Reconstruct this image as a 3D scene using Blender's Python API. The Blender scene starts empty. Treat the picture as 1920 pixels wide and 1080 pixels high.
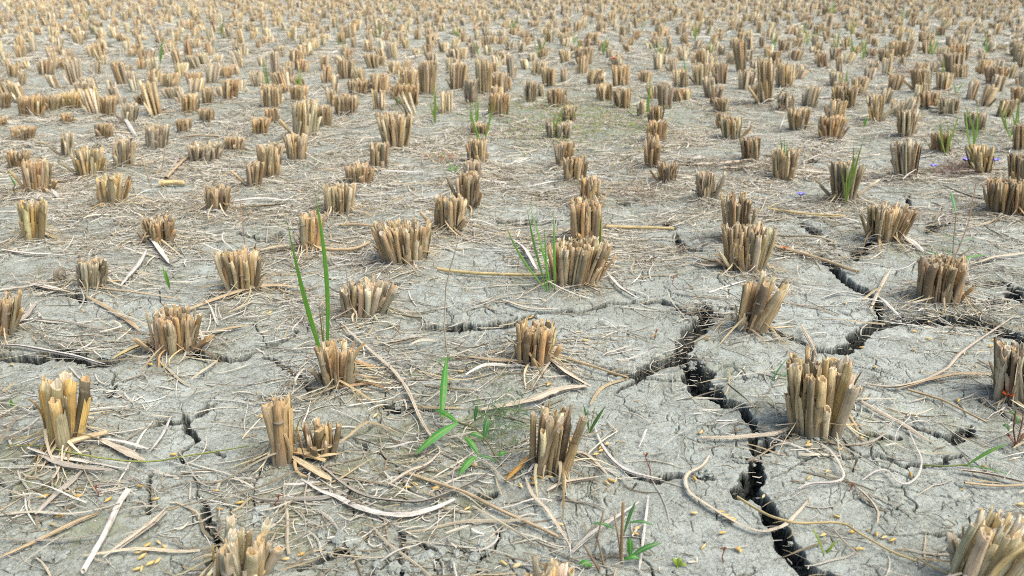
import bpy, math, random
import numpy as np
from mathutils import Matrix, Vector

# ---------------------------------------------------------------- camera, sky, sun, exposure
scene = bpy.context.scene
CAM_H, FPX, PITCH = 0.5, 1423.0, math.radians(23.2)
cam_data = bpy.data.cameras.new("camera")
cam_data.sensor_width = 36.0
cam_data.lens = FPX / 1920.0 * 36.0
cam_data.clip_start = 0.02
cam_data.clip_end = 400.0
cam_data.dof.use_dof = True
cam_data.dof.focus_distance = 0.98
cam_data.dof.aperture_fstop = 8.5
cam = bpy.data.objects.new("camera", cam_data)
scene.collection.objects.link(cam)
cam.location = (0, 0, CAM_H)
cam.rotation_euler = (math.radians(90) - PITCH, 0, 0)
scene.camera = cam

SUN_EL, SUN_AZ = math.radians(60), math.radians(112)      # azimuth measured from +Y clockwise
world = bpy.data.worlds.new("World")
scene.world = world
world.use_nodes = True
wn = world.node_tree
wn.nodes.clear()
wo = wn.nodes.new("ShaderNodeOutputWorld")
bg = wn.nodes.new("ShaderNodeBackground")
sky = wn.nodes.new("ShaderNodeTexSky")
sky.sky_type = 'NISHITA'
sky.sun_disc = False
sky.sun_elevation = SUN_EL
sky.sun_rotation = SUN_AZ
sky.air_density = 1.0
sky.dust_density = 3.2
sky.ozone_density = 0.8
bg.inputs[1].default_value = 0.095
wn.links.new(sky.outputs[0], bg.inputs[0])
wn.links.new(bg.outputs[0], wo.inputs[0])

sun_data = bpy.data.lights.new("sun", 'SUN')
sun_data.energy = 1.5
sun_data.angle = math.radians(48)
sun_data.color = (1.0, 0.98, 0.93)
sun = bpy.data.objects.new("sun", sun_data)
scene.collection.objects.link(sun)
sd = Vector((math.sin(SUN_AZ) * math.cos(SUN_EL), math.cos(SUN_AZ) * math.cos(SUN_EL), math.sin(SUN_EL)))
sun.rotation_euler = sd.to_track_quat('Z', 'Y').to_euler()

scene.view_settings.view_transform = 'Standard'
scene.view_settings.look = 'None'
scene.view_settings.gamma = 1.0
scene.cycles.filter_width = 1.05
scene.cycles.use_denoising = False
scene.view_settings.exposure = 1.34

# ---------------------------------------------------------------- pixel <-> ground helpers (1920 x 1080 photograph)
CP, SP = math.cos(PITCH), math.sin(PITCH)
rng = np.random.default_rng(7)
random.seed(7)

def ray(px, py):
    u, v = (px - 960.0) / FPX, -(py - 540.0) / FPX
    return u, CP + v * SP, -SP + v * CP          # x, y, z per unit depth

def at(px, py, z=0.0):
    dx, dy, dz = ray(px, py)
    t = (z - CAM_H) / dz
    return dx * t, dy * t

def topheight(px, py, Y):
    dx, dy, dz = ray(px, py)
    t = Y / dy
    return dx * t, CAM_H + dz * t

def to_px(x, y, z=0.0):
    zc = z - CAM_H
    dep = y * CP - zc * SP
    up = y * SP + zc * CP
    dep = np.maximum(dep, 1e-3)
    return 960 + FPX * x / dep, 540 - FPX * up / dep

# ---------------------------------------------------------------- numpy noise
PERM = np.random.default_rng(3).permutation(4096)
GA = np.random.default_rng(4).random(4096) * 2 * np.pi
GX, GY = np.cos(GA), np.sin(GA)

def _h(i, j):
    return PERM[(PERM[i & 4095] + j) & 4095]

def perlin(x, y):
    xi, yi = np.floor(x).astype(np.int64), np.floor(y).astype(np.int64)
    fx, fy = x - xi, y - yi
    u = fx * fx * fx * (fx * (fx * 6 - 15) + 10)
    v = fy * fy * fy * (fy * (fy * 6 - 15) + 10)
    def g(i, j, a, b):
        h = _h(i, j)
        return GX[h] * a + GY[h] * b
    n00 = g(xi, yi, fx, fy); n10 = g(xi + 1, yi, fx - 1, fy)
    n01 = g(xi, yi + 1, fx, fy - 1); n11 = g(xi + 1, yi + 1, fx - 1, fy - 1)
    a = n00 + u * (n10 - n00); b = n01 + u * (n11 - n01)
    return (a + v * (b - a)) * 1.5

R1 = np.random.default_rng(5).random(4096)
R2 = np.random.default_rng(6).random(4096)

def vor_edge(x, y):
    xi, yi = np.floor(x).astype(np.int64), np.floor(y).astype(np.int64)
    f1 = np.full(x.shape, 9.0); f2 = np.full(x.shape, 9.0)
    for di in (-1, 0, 1):
        for dj in (-1, 0, 1):
            h = _h(xi + di, yi + dj)
            d = np.hypot(xi + di + 0.1 + 0.8 * R1[h] - x, yi + dj + 0.1 + 0.8 * R2[h] - y)
            f2 = np.where(d < f1, f1, np.minimum(f2, d))
            f1 = np.minimum(f1, d)
    return f2 - f1

def sstep(a, b, x):
    t = np.clip((x - a) / (b - a), 0, 1)
    return t * t * (3 - 2 * t)

# ---------------------------------------------------------------- what stands where (pixels of the photograph)
# x0,x1 base, y base | x0,x1 top, y top | palette
TUFTS = [
 (-18, 34, 648, -18, 41, 556, 'b'), (93, 152, 860, 80, 158, 717, 'y'), (287, 368, 674, 278, 372, 585, 'b'),
 (604, 667, 742, 584, 678, 648, 'b'), (508, 612, 884, 503, 630, 752, 'B'), (988, 1068, 908, 988, 1102, 776, 't'),
 (964, 1034, 708, 965, 1049, 610, 'o'), (1474, 1575, 840, 1465, 1606, 682, 't'), (1374, 1436, 640, 1394, 1490, 527, 't'),
 (1718, 1797, 582, 1728, 1813, 490, 'b'), (1856, 1935, 774, 1868, 1940, 650, 'g'), (402, 502, 1125, 396, 510, 1002, 'p'),
 (1765, 1885, 1165, 1825, 1985, 990, 'p'), (1000, 1080, 1195, 988, 1088, 1066, 'p'), (149, 199, 555, 144, 198, 488, 'g'),
 (425, 486, 552, 405, 491, 472, 't'), (642, 722, 603, 634, 741, 532, 'g'), (1029, 1122, 552, 1026, 1146, 456, 't'),
 (716, 800, 497, 690, 809, 421, 't'), (563, 603, 473, 561, 604, 402, 'o'), (816, 870, 438, 815, 876, 371, 't'),
 (274, 328, 465, 262, 331, 411, 'b'), (42, 88, 463, 26, 89, 379, 'y'), (190, 236, 397, 179, 236, 330, 'y'),
 (388, 430, 404, 382, 433, 352, 'b'), (611, 661, 408, 602, 669, 348, 't'), (857, 901, 397, 855, 901, 326, 'b'),
 (1089, 1119, 388, 1087, 1122, 333, 'o'), (1068, 1127, 466, 1070, 1126, 378, 'o'), (1361, 1408, 462, 1358, 1419, 366, 'b'),
 (1360, 1432, 514, 1357, 1450, 426, 't'), (1626, 1690, 465, 1624, 1726, 388, 't'), (1560, 1600, 388, 1552, 1622, 305, 'g'),
 (1308, 1341, 384, 1301, 1351, 325, 'g'), (1447, 1491, 339, 1445, 1502, 281, 't'), (1389, 1424, 305, 1386, 1426, 259, 'b'),
 (1680, 1716, 338, 1671, 1728, 264, 'g'), (1822, 1856, 327, 1819, 1866, 274, 'y'), (1850, 1930, 416, 1856, 1935, 341, 'b'),
 (1892, 1930, 352, 1893, 1930, 290, 'b'), (1209, 1236, 321, 1206, 1241, 257, 'o'), (1212, 1247, 272, 1211, 1251, 228, 'o'),
 (1234, 1267, 349, 1230, 1273, 305, 'b'), (1057, 1096, 346, 1056, 1101, 296, 'b'), (1042, 1071, 317, 1039, 1079, 266, 't'),
 (879, 913, 313, 872, 919, 262, 't'), (869, 901, 350, 865, 906, 303, 'g'), (651, 697, 352, 649, 701, 309, 'b'),
 (693, 729, 320, 691, 729, 268, 't'), (721, 767, 288, 702, 776, 214, 't'), (540, 576, 307, 533, 579, 253, 't'),
 (550, 594, 268, 548, 600, 190, 'p'), (485, 527, 337, 483, 531, 272, 't'), (463, 491, 356, 459, 494, 304, 'b'),
 (354, 413, 311, 350, 418, 270, 'g'), (422, 456, 292, 419, 457, 257, 'b'), (149, 190, 339, 136, 191, 279, 'y'),
 (52, 93, 371, 44, 93, 303, 'o'), (214, 251, 318, 207, 252, 262, 'g'), (20, 52, 322, 14, 57, 283, 'b'),
 (275, 312, 280, 273, 313, 235, 'g'), (114, 137, 292, 111, 139, 249, 'g'), (26, 62, 272, 19, 64, 238, 'o'),
 (182, 209, 265, 177, 211, 232, 'b'), (331, 358, 248, 329, 359, 224, 'b'), (231, 256, 234, 228, 258, 194, 'g'),
 (114, 138, 240, 112, 139, 213, 'o'), (40, 82, 226, 34, 84, 181, 'o'), (-8, 14, 247, -8, 15, 219, 'b'),
 (113, 152, 210, 109, 154, 175, 'y'), (189, 219, 225, 184, 221, 181, 'o'), (341, 371, 219, 339, 373, 177, 'o'),
 (374, 402, 232, 371, 403, 204, 'b'), (382, 401, 206, 380, 401, 163, 't'), (256, 289, 205, 254, 291, 176, 'b'),
 (474, 504, 258, 472, 506, 222, 'o'), (497, 521, 233, 494, 522, 203, 'b'), (490, 528, 207, 487, 529, 160, 't'),
 (597, 622, 243, 596, 623, 200, 'b'), (629, 667, 222, 627, 669, 180, 'b'), (547, 574, 194, 545, 575, 161, 'o'),
 (748, 783, 204, 746, 784, 160, 'o'), (747, 783, 168, 745, 786, 132, 't'), (787, 816, 180, 784, 820, 116, 't'),
 (844, 872, 170, 841, 879, 120, 't'), (872, 896, 199, 869, 898, 150, 'g'), (892, 921, 180, 889, 923, 112, 't'),
 (916, 954, 228, 914, 956, 177, 'o'), (921, 950, 178, 918, 952, 138, 'b'), (883, 915, 262, 881, 917, 232, 'b'),
 (984, 1007, 194, 981, 1010, 152, 'g'), (1028, 1061, 205, 1026, 1063, 168, 'b'), (1056, 1079, 234, 1054, 1081, 199, 't'),
 (1026, 1069, 267, 1024, 1072, 231, 'g'), (1119, 1149, 193, 1117, 1151, 158, 't'), (1154, 1182, 206, 1151, 1184, 167, 'b'),
 (1147, 1178, 169, 1144, 1181, 124, 'o'), (1196, 1212, 222, 1194, 1213, 188, 't'), (1217, 1242, 240, 1214, 1245, 200, 'b'),
 (1260, 1292, 196, 1257, 1294, 168, 'o'), (1338, 1366, 211, 1336, 1369, 184, 'b'), (1346, 1362, 243, 1344, 1363, 210, 'o'),
 (1355, 1389, 265, 1352, 1392, 219, 't'), (1420, 1449, 198, 1417, 1451, 112, 't'), (1457, 1488, 170, 1454, 1492, 120, 't'),
 (1460, 1484, 210, 1458, 1486, 175, 'g'), (1480, 1512, 248, 1477, 1518, 203, 't'), (1536, 1574, 268, 1530, 1592, 220, 'o'),
 (1566, 1604, 206, 1563, 1607, 163, 't'), (1631, 1652, 233, 1629, 1658, 178, 'y'), (1683, 1714, 261, 1681, 1725, 207, 't'),
 (1749, 1781, 291, 1746, 1792, 249, 'b'), (1814, 1846, 247, 1811, 1850, 212, 'g'), (1761, 1795, 219, 1758, 1800, 184, 'g'),
 (1728, 1758, 209, 1724, 1761, 172, 'o'), (1712, 1740, 182, 1709, 1747, 130, 't'), (1850, 1884, 165, 1847, 1888, 125, 'b'),
 (1896, 1912, 198, 1894, 1916, 165, 'o'), (1782, 1812, 118, 1779, 1816, 83, 'o'), (1900, 1925, 282, 1897, 1930, 235, 'b'),
 (85, 110, 215, 83, 112, 180, 'b'), (0, 18, 205, -2, 20, 175, 'b'), (75, 103, 145, 71, 106, 112, 'b'),
 (108, 130, 133, 106, 132, 108, 't'), (15, 42, 150, 13, 44, 122, 'b'), (226, 246, 148, 224, 249, 122, 'g'),
 (258, 274, 133, 256, 276, 113, 'b'), (354, 378, 163, 351, 381, 137, 'b'), (302, 334, 168, 300, 337, 138, 't'),
 (388, 409, 160, 385, 413, 122, 'g'), (412, 434, 150, 410, 436, 125, 't'), (420, 446, 192, 418, 448, 150, 'o'),
 (528, 549, 146, 526, 552, 116, 'g'), (557, 578, 138, 555, 581, 112, 'o'), (604, 623, 156, 602, 625, 124, 'o'),
 (636, 664, 150, 633, 667, 112, 'b'), (655, 690, 180, 652, 693, 150, 'b'), (692, 728, 178, 690, 731, 140, 'b'),
 (1080, 1110, 122, 1076, 1114, 90, 'b'), (1262, 1290, 172, 1258, 1294, 130, 't'), (1300, 1328, 168, 1297, 1334, 120, 't'),
 (1335, 1362, 165, 1332, 1366, 120, 'b'), (1380, 1400, 140, 1370, 1402, 75, 't'), (1648, 1672, 120, 1646, 1675, 92, 't'),
 (1674, 1700, 112, 1671, 1706, 78, 'o'), (1775, 1805, 140, 1772, 1810, 100, 'b'),
]
# cracks: list of (x, y) with the apparent width in pixels of the photograph
CRACKS = [
 [(1322,578,12),(1330,592,22),(1310,615,26),(1290,640,28),(1277,662,30),(1292,684,28),(1308,706,32),(1322,735,34),(1345,755,18),(1385,772,13),(1405,790,12),(1412,820,12),(1404,848,18),(1408,870,26),(1404,900,42),(1388,932,38),(1428,948,18),(1453,985,30),(1470,1020,30),(1480,1048,26),(1510,1075,26),(1545,1098,24)],
 [(1277,660,16),(1250,676,16),(1215,690,15),(1196,710,13),(1160,704,7),(1130,690,4)],
 [(1196,713,8),(1240,716,4),(1302,717,5)],
 [(1200,712,8),(1170,730,5),(1150,742,3)],
 [(1322,580,12),(1290,590,9),(1262,578,6),(1240,566,7),(1190,570,7),(1160,576,7),(1146,573,5),(1103,587,4),(1046,591,5),(1000,590,4)],
 [(790,613,8),(830,614,14),(870,614,13),(912,608,14),(950,606,13),(990,596,8)],
 [(1322,580,12),(1350,593,10),(1400,602,12),(1440,606,8)],
 [(1430,620,9),(1470,632,7),(1500,650,6),(1540,664,8)],
 [(1530,668,9),(1570,664,16),(1600,640,17),(1630,616,17),(1662,602,18),(1700,604,22),(1740,603,22),(1790,604,19),(1830,602,22),(1860,612,24),(1900,630,20),(1935,644,20)],
 [(1538,476,3),(1549,483,5),(1571,502,7),(1594,522,9),(1620,545,9),(1635,558,6),(1655,594,6)],
 [(1597,482,7),(1612,470,9),(1628,458,9)],
 [(1740,432,8),(1751,424,10),(1768,411,12),(1798,408,9)],
 [(1699,362,7),(1703,392,7)], [(1504,418,7),(1520,430,9),(1533,444,6)], [(1542,446,3),(1573,461,2)],
 [(1400,860,14),(1440,842,13),(1478,834,8)],
 [(1160,884,3),(1173,890,7),(1205,905,7),(1238,912,12),(1272,899,13),(1294,898,8),(1328,905,9)],
 [(1196,914,5),(1182,926,4)],
 [(1501,876,3),(1549,870,4),(1588,873,5),(1613,862,5),(1644,859,5),(1687,871,5),(1723,867,8),(1743,864,6),(1779,853,8),(1802,847,5)],
 [(1605,817,5),(1633,821,6),(1686,822,6)], [(1695,800,5),(1743,808,4),(1785,817,6),(1799,824,12),(1836,804,8)],
 [(1656,1016,4),(1698,1013,5),(1734,1005,5),(1760,1013,8),(1802,1011,9),(1819,1013,8)],
 [(0,676,10),(40,676,8),(77,676,12),(95,664,16),(118,660,20),(150,672,13),(180,676,13),(203,680,12),(216,676,7)],
 [(362,665,16),(400,671,13),(430,671,9),(460,668,7),(492,655,4),(530,632,5),(562,616,3)],
 [(345,782,6),(350,792,13),(358,806,15),(368,822,11)], [(362,792,8),(378,774,7),(390,765,9),(404,757,8)],
 [(350,797,6),(320,796,7),(300,796,8),(265,804,4)], [(366,820,6),(352,840,5),(342,858,9),(352,872,6)],
 [(366,838,3),(398,844,4),(412,856,5)], [(374,925,6),(376,940,14),(382,965,18),(390,988,18),(404,1020,16),(402,1052,16),(398,1085,14)],
 [(365,890,4),(372,910,4),(374,925,5)], [(285,893,8),(272,912,10),(279,940,8),(278,963,12)],
 [(716,752,9),(747,759,12),(782,757,10),(815,761,8)],
 [(562,1066,9),(606,1048,9),(649,1030,16),(682,1013,10)], [(746,998,7),(752,1010,9),(758,1026,9),(752,1062,7),(750,1090,7)],
 [(930,984,8),(921,1024,11),(896,1046,7),(878,1052,5)], [(885,1055,7),(888,1072,11),(886,1100,9)],
 [(880,932,9),(919,934,12)], [(500,664,5),(513,673,6),(557,706,7),(570,716,11),(582,742,6)],
 [(934,407,5),(976,412,9),(1013,411,8),(1040,410,4)], [(1250,410,8),(1255,426,10)],
 [(1262,436,5),(1272,450,6),(1288,464,8),(1316,470,4)], [(516,448,9),(533,438,6)], [(795,374,5),(820,381,7)],
 [(137,450,5),(180,447,5),(203,440,5)], [(441,435,3),(500,449,5),(522,437,5)],
 [(1816,528,5),(1845,531,6),(1876,529,8)], [(1893,536,8),(1902,552,14),(1925,562,14)], [(1799,568,6),(1835,564,8),(1886,560,6)],
 [(1284,298,12),(1300,310,12)], [(1510,298,12),(1538,286,9)], [(1420,350,5),(1440,358,5)],
 [(212,712,5),(222,740,12),(214,752,9)], [(1172,380,7),(1192,376,6)], [(610,540,4),(640,556,4)], [(700,520,5),(740,530,4)],
 [(130,560,6),(155,566,7),(190,566,4)], [(385,552,4),(400,558,9),(432,556,5)], [(1600,470,5),(1590,484,4)],
 [(1500,876,2),(1470,890,2),(1440,905,3)], [(1840,760,3),(1880,790,3),(1925,800,4)], [(620,1000,4),(650,1010,5)],
 [(30,770,4),(60,775,5)], [(1000,1080,5),(960,1050,4),(940,1030,3)], [(1600,940,1.5),(1640,960,1.5),(1690,950,1.5)],
 [(780,1020,6),(815,1035,5),(850,1030,5),(895,1046,6)], [(690,1080,5),(730,1050,6),(752,1045,5)], [(815,1035,4),(822,1070,5)],
]
MOSS = [(930,800,150,50,1.0),(60,900,120,60,.9),(1000,520,90,25,.35),(1150,360,100,20,.3),(740,870,140,60,.8),(1650,810,60,25,.5),(520,980,120,50,.7),(300,520,60,20,.5),(1100,250,160,40,.6),(200,1000,150,60,.6),(1720,480,100,20,.4),(800,700,120,30,.5),(880,930,60,30,.6),(40,760,60,20,.5)]

def tuft_geo(t):
    bx0, bx1, by, tx0, tx1, ty, pal = t
    X0, Y0 = at(bx0, by); X1, _ = at(bx1, by)
    rb = max((X1 - X0) / 2, 0.01)
    ry = min(rb * 0.75, 0.034)
    Yc = Y0 + ry
    # centre of the base, seen through its middle pixel at this depth
    xc = (X0 + X1) / 2 * (Yc * CP + CAM_H * SP) / (Y0 * CP + CAM_H * SP)
    xa, h = topheight(tx0, ty, Yc)
    xb, _ = topheight(tx1, ty, Yc)
    return dict(x=xc, y=Yc, rb=rb, ry=ry, h=max(h, 0.03), tx=(xa + xb) / 2 - xc, rt=(xb - xa) / 2, pal=pal, px=(bx0 + bx1) / 2, py=by)

TG = [tuft_geo(t) for t in TUFTS]

# the rows farther back and at the sides, on the planting grid
far_spots = []
y = 0.55
row = 0
while y < 17.0:
    sx = 0.205 if y < 3 else .212
    half = 0.78 * y + 0.8
    n = int(2 * half / sx)
    off = rng.uniform(0, sx)
    for i in range(n):
        x = -half + off + i * sx + rng.normal(0, 0.028)
        yy = y + rng.normal(0, 0.035)
        px, py = to_px(x, yy)
        inside = -15 < px < 1935
        if inside and py > 232: continue
        near = min((math.hypot(x - g['x'], (yy - g['y'])) for g in TG), default=9)
        if near < 0.11: continue
        if rng.random() < 0.09: continue
        far_spots.append((x, yy, px, py))
    y += 0.17 if y < 3 else 0.178
    row += 1
far_spots.sort(key=lambda s: s[1])

# ---------------------------------------------------------------- ground height
MX = np.array([g['x'] for g in TG]); MY = np.array([g['y'] for g in TG]); MR = np.array([g['rb'] for g in TG])

def base_height(x, y):
    z = 0.013 * perlin(x * 1.6 + 3.1, y * 1.6 + 9.2) + 0.006 * perlin(x * 5 + 1, y * 5) + 0.0028 * perlin(x * 17, y * 17 + 5)
    CH = 6000
    for i in range(0, len(x), CH):
        xs, ys = x[i:i + CH], y[i:i + CH]
        x0, x1, y0, y1 = xs.min(), xs.max(), ys.min(), ys.max()
        sel = (MX > x0 - .16) & (MX < x1 + .16) & (MY > y0 - .16) & (MY < y1 + .16)
        for a, b, r in zip(MX[sel], MY[sel], MR[sel]):
            d2 = ((xs - a) ** 2 + (ys - b) ** 2) / (2 * (r * 1.15 + 0.012) ** 2)
            z[i:i + CH] += 0.0095 * np.exp(-d2)
    fade = 1 - sstep(12, 25, y)
    return z * fade

SEGS = []
for c in CRACKS:
    P = []
    for i, (px, py, w) in enumerate(c):
        a = c[max(i - 1, 0)]; b = c[min(i + 1, len(c) - 1)]
        tx, ty = b[0] - a[0], b[1] - a[1]
        L = math.hypot(tx, ty); nx, ny = -ty / L, tx / L
        p = at(px, py); q1 = at(px + nx * w / 2, py + ny * w / 2); q2 = at(px - nx * w / 2, py - ny * w / 2)
        P.append((p[0], p[1], 0.5 * min(math.hypot(q1[0] - q2[0], q1[1] - q2[1]), 0.034)))
    for i in range(len(P) - 1):
        SEGS.append((P[i], P[i + 1]))

def crack_field(x, y):
    CH = 6000
    if len(x) <= CH: return crack_field1(x, y)
    out = [crack_field1(x[i:i + CH], y[i:i + CH]) for i in range(0, len(x), CH)]
    return np.concatenate([o[0] for o in out]), np.concatenate([o[1] for o in out])

def crack_field1(x, y):
    """returns depth of the cracks at (x, y) and closeness to a wide one"""
    wx = x + 0.0055 * perlin(x * 38, y * 38) + 0.0026 * perlin(x * 110 + 7, y * 110) + 0.008 * perlin(x * 11 + 4, y * 11)
    wy = y + 0.0045 * perlin(x * 38 + 31, y * 38 + 17) + 0.0026 * perlin(x * 110, y * 110 + 9) + 0.008 * perlin(x * 11, y * 11 + 8)
    dep = np.zeros_like(x); near = np.zeros_like(x)
    rough = 1 + 0.40 * perlin(x * 60, y * 60)
    gx0, gx1, gy0, gy1 = wx.min() - .06, wx.max() + .06, wy.min() - .06, wy.max() + .06
    for (x0, y0, w0), (x1, y1, w1) in SEGS:
        R = 0.06
        if max(x0, x1) < gx0 or min(x0, x1) > gx1 or max(y0, y1) < gy0 or min(y0, y1) > gy1: continue
        m = (wx > min(x0, x1) - R) & (wx < max(x0, x1) + R) & (wy > min(y0, y1) - R) & (wy < max(y0, y1) + R)
        if not m.any(): continue
        X, Y = wx[m], wy[m]
        dx, dy = x1 - x0, y1 - y0
        L2 = dx * dx + dy * dy + 1e-12
        t = np.clip(((X - x0) * dx + (Y - y0) * dy) / L2, 0, 1)
        d = np.hypot(X - x0 - t * dx, Y - y0 - t * dy)
        w = (w0 + t * (w1 - w0)) * rough[m]
        w = np.maximum(w * 1.12, 0.0011)
        D = np.clip(w * 3.6, 0.006, 0.040)
        prof = 1 - (.45 * sstep(0.2, 0.8, d / w) + .55 * sstep(.84, 1.04, d / w))
        dep[m] = np.maximum(dep[m], D * prof)
        near[m] = np.maximum(near[m], np.clip(w / 0.01, 0, 1) * np.exp(-np.maximum(d - w, 0) / 0.012))
    return dep, near

def full_height(x, y):
    z = base_height(x, y)
    dep, near = crack_field(x, y)
    wx = x + 0.016 * perlin(x * 14, y * 14) + 0.004 * perlin(x * 60, y * 60)
    wy = y + 0.016 * perlin(x * 14 + 9, y * 14 + 3) + 0.004 * perlin(x * 60 + 5, y * 60)
    m1 = sstep(0.08, 0.25, perlin(x * 4 + 12, y * 4))
    e1 = vor_edge(wx * 8, wy * 8) / 8
    c1 = (1 - sstep(0.0006, 0.0020, e1)) * m1 * 0.011
    m2 = sstep(0.12, 0.35, perlin(x * 9 + 2, y * 9 + 20))
    e2 = vor_edge(wx * 27 + 5, wy * 27) / 27
    c2 = (1 - sstep(0.0004, 0.0015, e2)) * m2 * 0.0050
    m3 = sstep(0.08, 0.35, perlin(x * 33 + 2, y * 33 + 20))
    e3 = vor_edge(wx * 75 + 5, wy * 75) / 75
    c3 = (1 - sstep(0.0003, 0.0012, e3)) * m3 * 0.0028
    z -= near * 0.0012
    rz = .35 + .9 * sstep(-.3, .5, perlin(x * 3.3 + 40, y * 3.3))
    z += rz * (0.0008 * perlin(x * 48, y * 48) + 0.0006 * perlin(x * 115, y * 115 + 3) + 0.0006 * perlin(x * 260, y * 260))
    z -= 0.0016 * sstep(0.25, 0.6, perlin(x * 34 + 8, y * 34 + 2)) * sstep(0, .4, perlin(x * 2.5, y * 2.5))
    wall = sstep(0.002, 0.02, dep)
    z += wall * (0.009 * perlin(x * 70, y * 70) + 0.006 * perlin(x * 170, y * 170))
    small = np.maximum(np.maximum(c1, c2), c3) * (1 - wall)
    z = z - dep - small * (1 - sstep(4, 8, y))
    return z, dep, small

def moss_field(x, y):
    px, py = to_px(x, y)
    m = np.zeros_like(x)
    for a, b, rx, ry, s in MOSS:
        m = np.maximum(m, s * np.exp(-((px - a) / rx) ** 2 - ((py - b) / ry) ** 2))
    m = 1.15 * m + 0.30 * sstep(0.05, 0.5, perlin(x * 3 + 30, y * 3))
    return m * sstep(-0.25, 0.45, perlin(x * 30, y * 30) + 0.5 * perlin(x * 90, y * 90))

DX = np.linspace(0, 1920, 9)
DEN = np.array([
 [.9] * 9,
 [.9, .9, .9, .9, .9, .9, .8, .8, .9],
 [1, 1, .9, .9, 1, 1, .9, .8, .9],
 [1, 1, .9, .85, .85, .9, .6, .45, .75],
 [1, .95, .8, .5, .4, .3, .2, .35, .65],
 [1, .7, .8, .95, .8, .14, .14, .3, .4],
 [1, .95, .95, 1, .7, .16, .12, .16, .3],
 [.95, .75, .8, .7, .7, .35, .16, .16, .3]])
def density(px, py):
    cx = np.clip(px / 240.0, 0, 7.999); cy = np.clip(py / 150.0, 0, 6.999)
    i, j = cx.astype(int), cy.astype(int); fx, fy = cx - i, cy - j
    return (DEN[j, i] * (1 - fx) + DEN[j, i + 1] * fx) * (1 - fy) + (DEN[j + 1, i] * (1 - fx) + DEN[j + 1, i + 1] * fx) * fy

def near_clump(x, y, rad=0.05):
    out = np.zeros_like(x); CH = 6000
    for i in range(0, len(x), CH):
        xs, ys = x[i:i + CH], y[i:i + CH]
        sel = (MX > xs.min() - .2) & (MX < xs.max() + .2) & (MY > ys.min() - .2) & (MY < ys.max() + .2)
        for a, b, r in zip(MX[sel], MY[sel], MR[sel]):
            out[i:i + CH] = np.maximum(out[i:i + CH], np.exp(-((xs - a) ** 2 + (ys - b) ** 2) / (2 * (r + rad) ** 2 * .5)))
    return out

def debris_field(x, y):
    px, py = to_px(x, y)
    d = .45 * density(px, py) + .55 * near_clump(x, y, .035) - .10 + .28 * sstep(1.3, 3.0, y)
    n = perlin(x * 7 + 11, y * 7) * .6 + perlin(x * 28, y * 28 + 4) * .5 + perlin(x * 90, y * 90) * .4
    return np.clip(d + n * .55, 0, .8)

# ---------------------------------------------------------------- mesh helpers
def link(o, parent=None):
    scene.collection.objects.link(o)
    if parent is not None: o.parent = parent
    return o

def tag(o, label=None, cat=None, group=None, kind=None):
    if label: o['label'] = label
    if cat: o['category'] = cat
    if group: o['group'] = group
    if kind: o['kind'] = kind
    return o

class MB:
    """collects vertices, quads / triangles, a uv per vertex and a colour per vertex"""
    def __init__(s):
        s.v, s.f, s.uv, s.c, s.n = [], [], [], [], 0
    def add(s, v, f, uv, c):
        v = np.asarray(v, float).reshape(-1, 3)
        s.v.append(v); s.uv.append(np.asarray(uv, float).reshape(-1, 2))
        c = np.asarray(c, float)
        if c.ndim == 1: c = np.tile(c, (len(v), 1))
        s.c.append(c)
        f = np.asarray(f, int)
        if f.shape[1] == 3: f = np.hstack([f, -np.ones((len(f), 1), int)])
        f = np.where(f >= 0, f + s.n, -1)
        s.f.append(f); s.n += len(v)
    def mesh(s, name, mat, smooth=True, origin=(0, 0, 0)):
        V = np.vstack(s.v) - np.asarray(origin, float); F = np.vstack(s.f); UV = np.vstack(s.uv); C = np.vstack(s.c)
        me = bpy.data.meshes.new(name)
        cnt = np.where(F[:, 3] < 0, 3, 4)
        loops = F[F >= 0]
        start = np.concatenate([[0], np.cumsum(cnt)[:-1]])
        me.vertices.add(len(V)); me.vertices.foreach_set('co', V.astype(np.float32).ravel())
        me.loops.add(len(loops)); me.loops.foreach_set('vertex_index', loops.astype(np.int32))
        me.polygons.add(len(F)); me.polygons.foreach_set('loop_start', start.astype(np.int32))
        me.polygons.foreach_set('loop_total', cnt.astype(np.int32))
        me.polygons.foreach_set('use_smooth', np.full(len(F), smooth))
        me.update(calc_edges=True)
        l = me.uv_layers.new(name='UVMap'); l.data.foreach_set('uv', UV[loops].astype(np.float32).ravel())
        a = me.color_attributes.new('tint', 'FLOAT_COLOR', 'POINT')
        a.data.foreach_set('color', np.hstack([C, np.ones((len(C), 1))]).astype(np.float32).ravel())
        me.materials.append(mat)
        return me
    def build(s, name, mat, parent=None, origin=(0, 0, 0), smooth=True):
        me = s.mesh(name, mat, smooth, origin)
        o = bpy.data.objects.new(name, me)
        if parent is None: o.location = origin
        return link(o, parent)

# ---------------------------------------------------------------- materials
def newmat(name):
    m = bpy.data.materials.new(name); m.use_nodes = True
    nt = m.node_tree; nt.nodes.clear()
    out = nt.nodes.new('ShaderNodeOutputMaterial'); b = nt.nodes.new('ShaderNodeBsdfPrincipled')
    nt.links.new(b.outputs[0], out.inputs[0])
    return m, nt, b, out

def N(nt, typ, **kw):
    n = nt.nodes.new(typ)
    for k, v in kw.items():
        if k.startswith('i_'):
            n.inputs[k[2:].replace('_', ' ')].default_value = v
        else: setattr(n, k, v)
    return n

def mixc(nt, blend, fac, a, b):
    n = nt.nodes.new('ShaderNodeMix'); n.data_type = 'RGBA'; n.blend_type = blend
    for s, v in ((0, fac), (6, a), (7, b)):
        if hasattr(v, 'links'): nt.links.new(v, n.inputs[s])
        else: n.inputs[s].default_value = v if s == 0 else (*v, 1) if len(v) == 3 else v
    return n.outputs[2]

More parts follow.
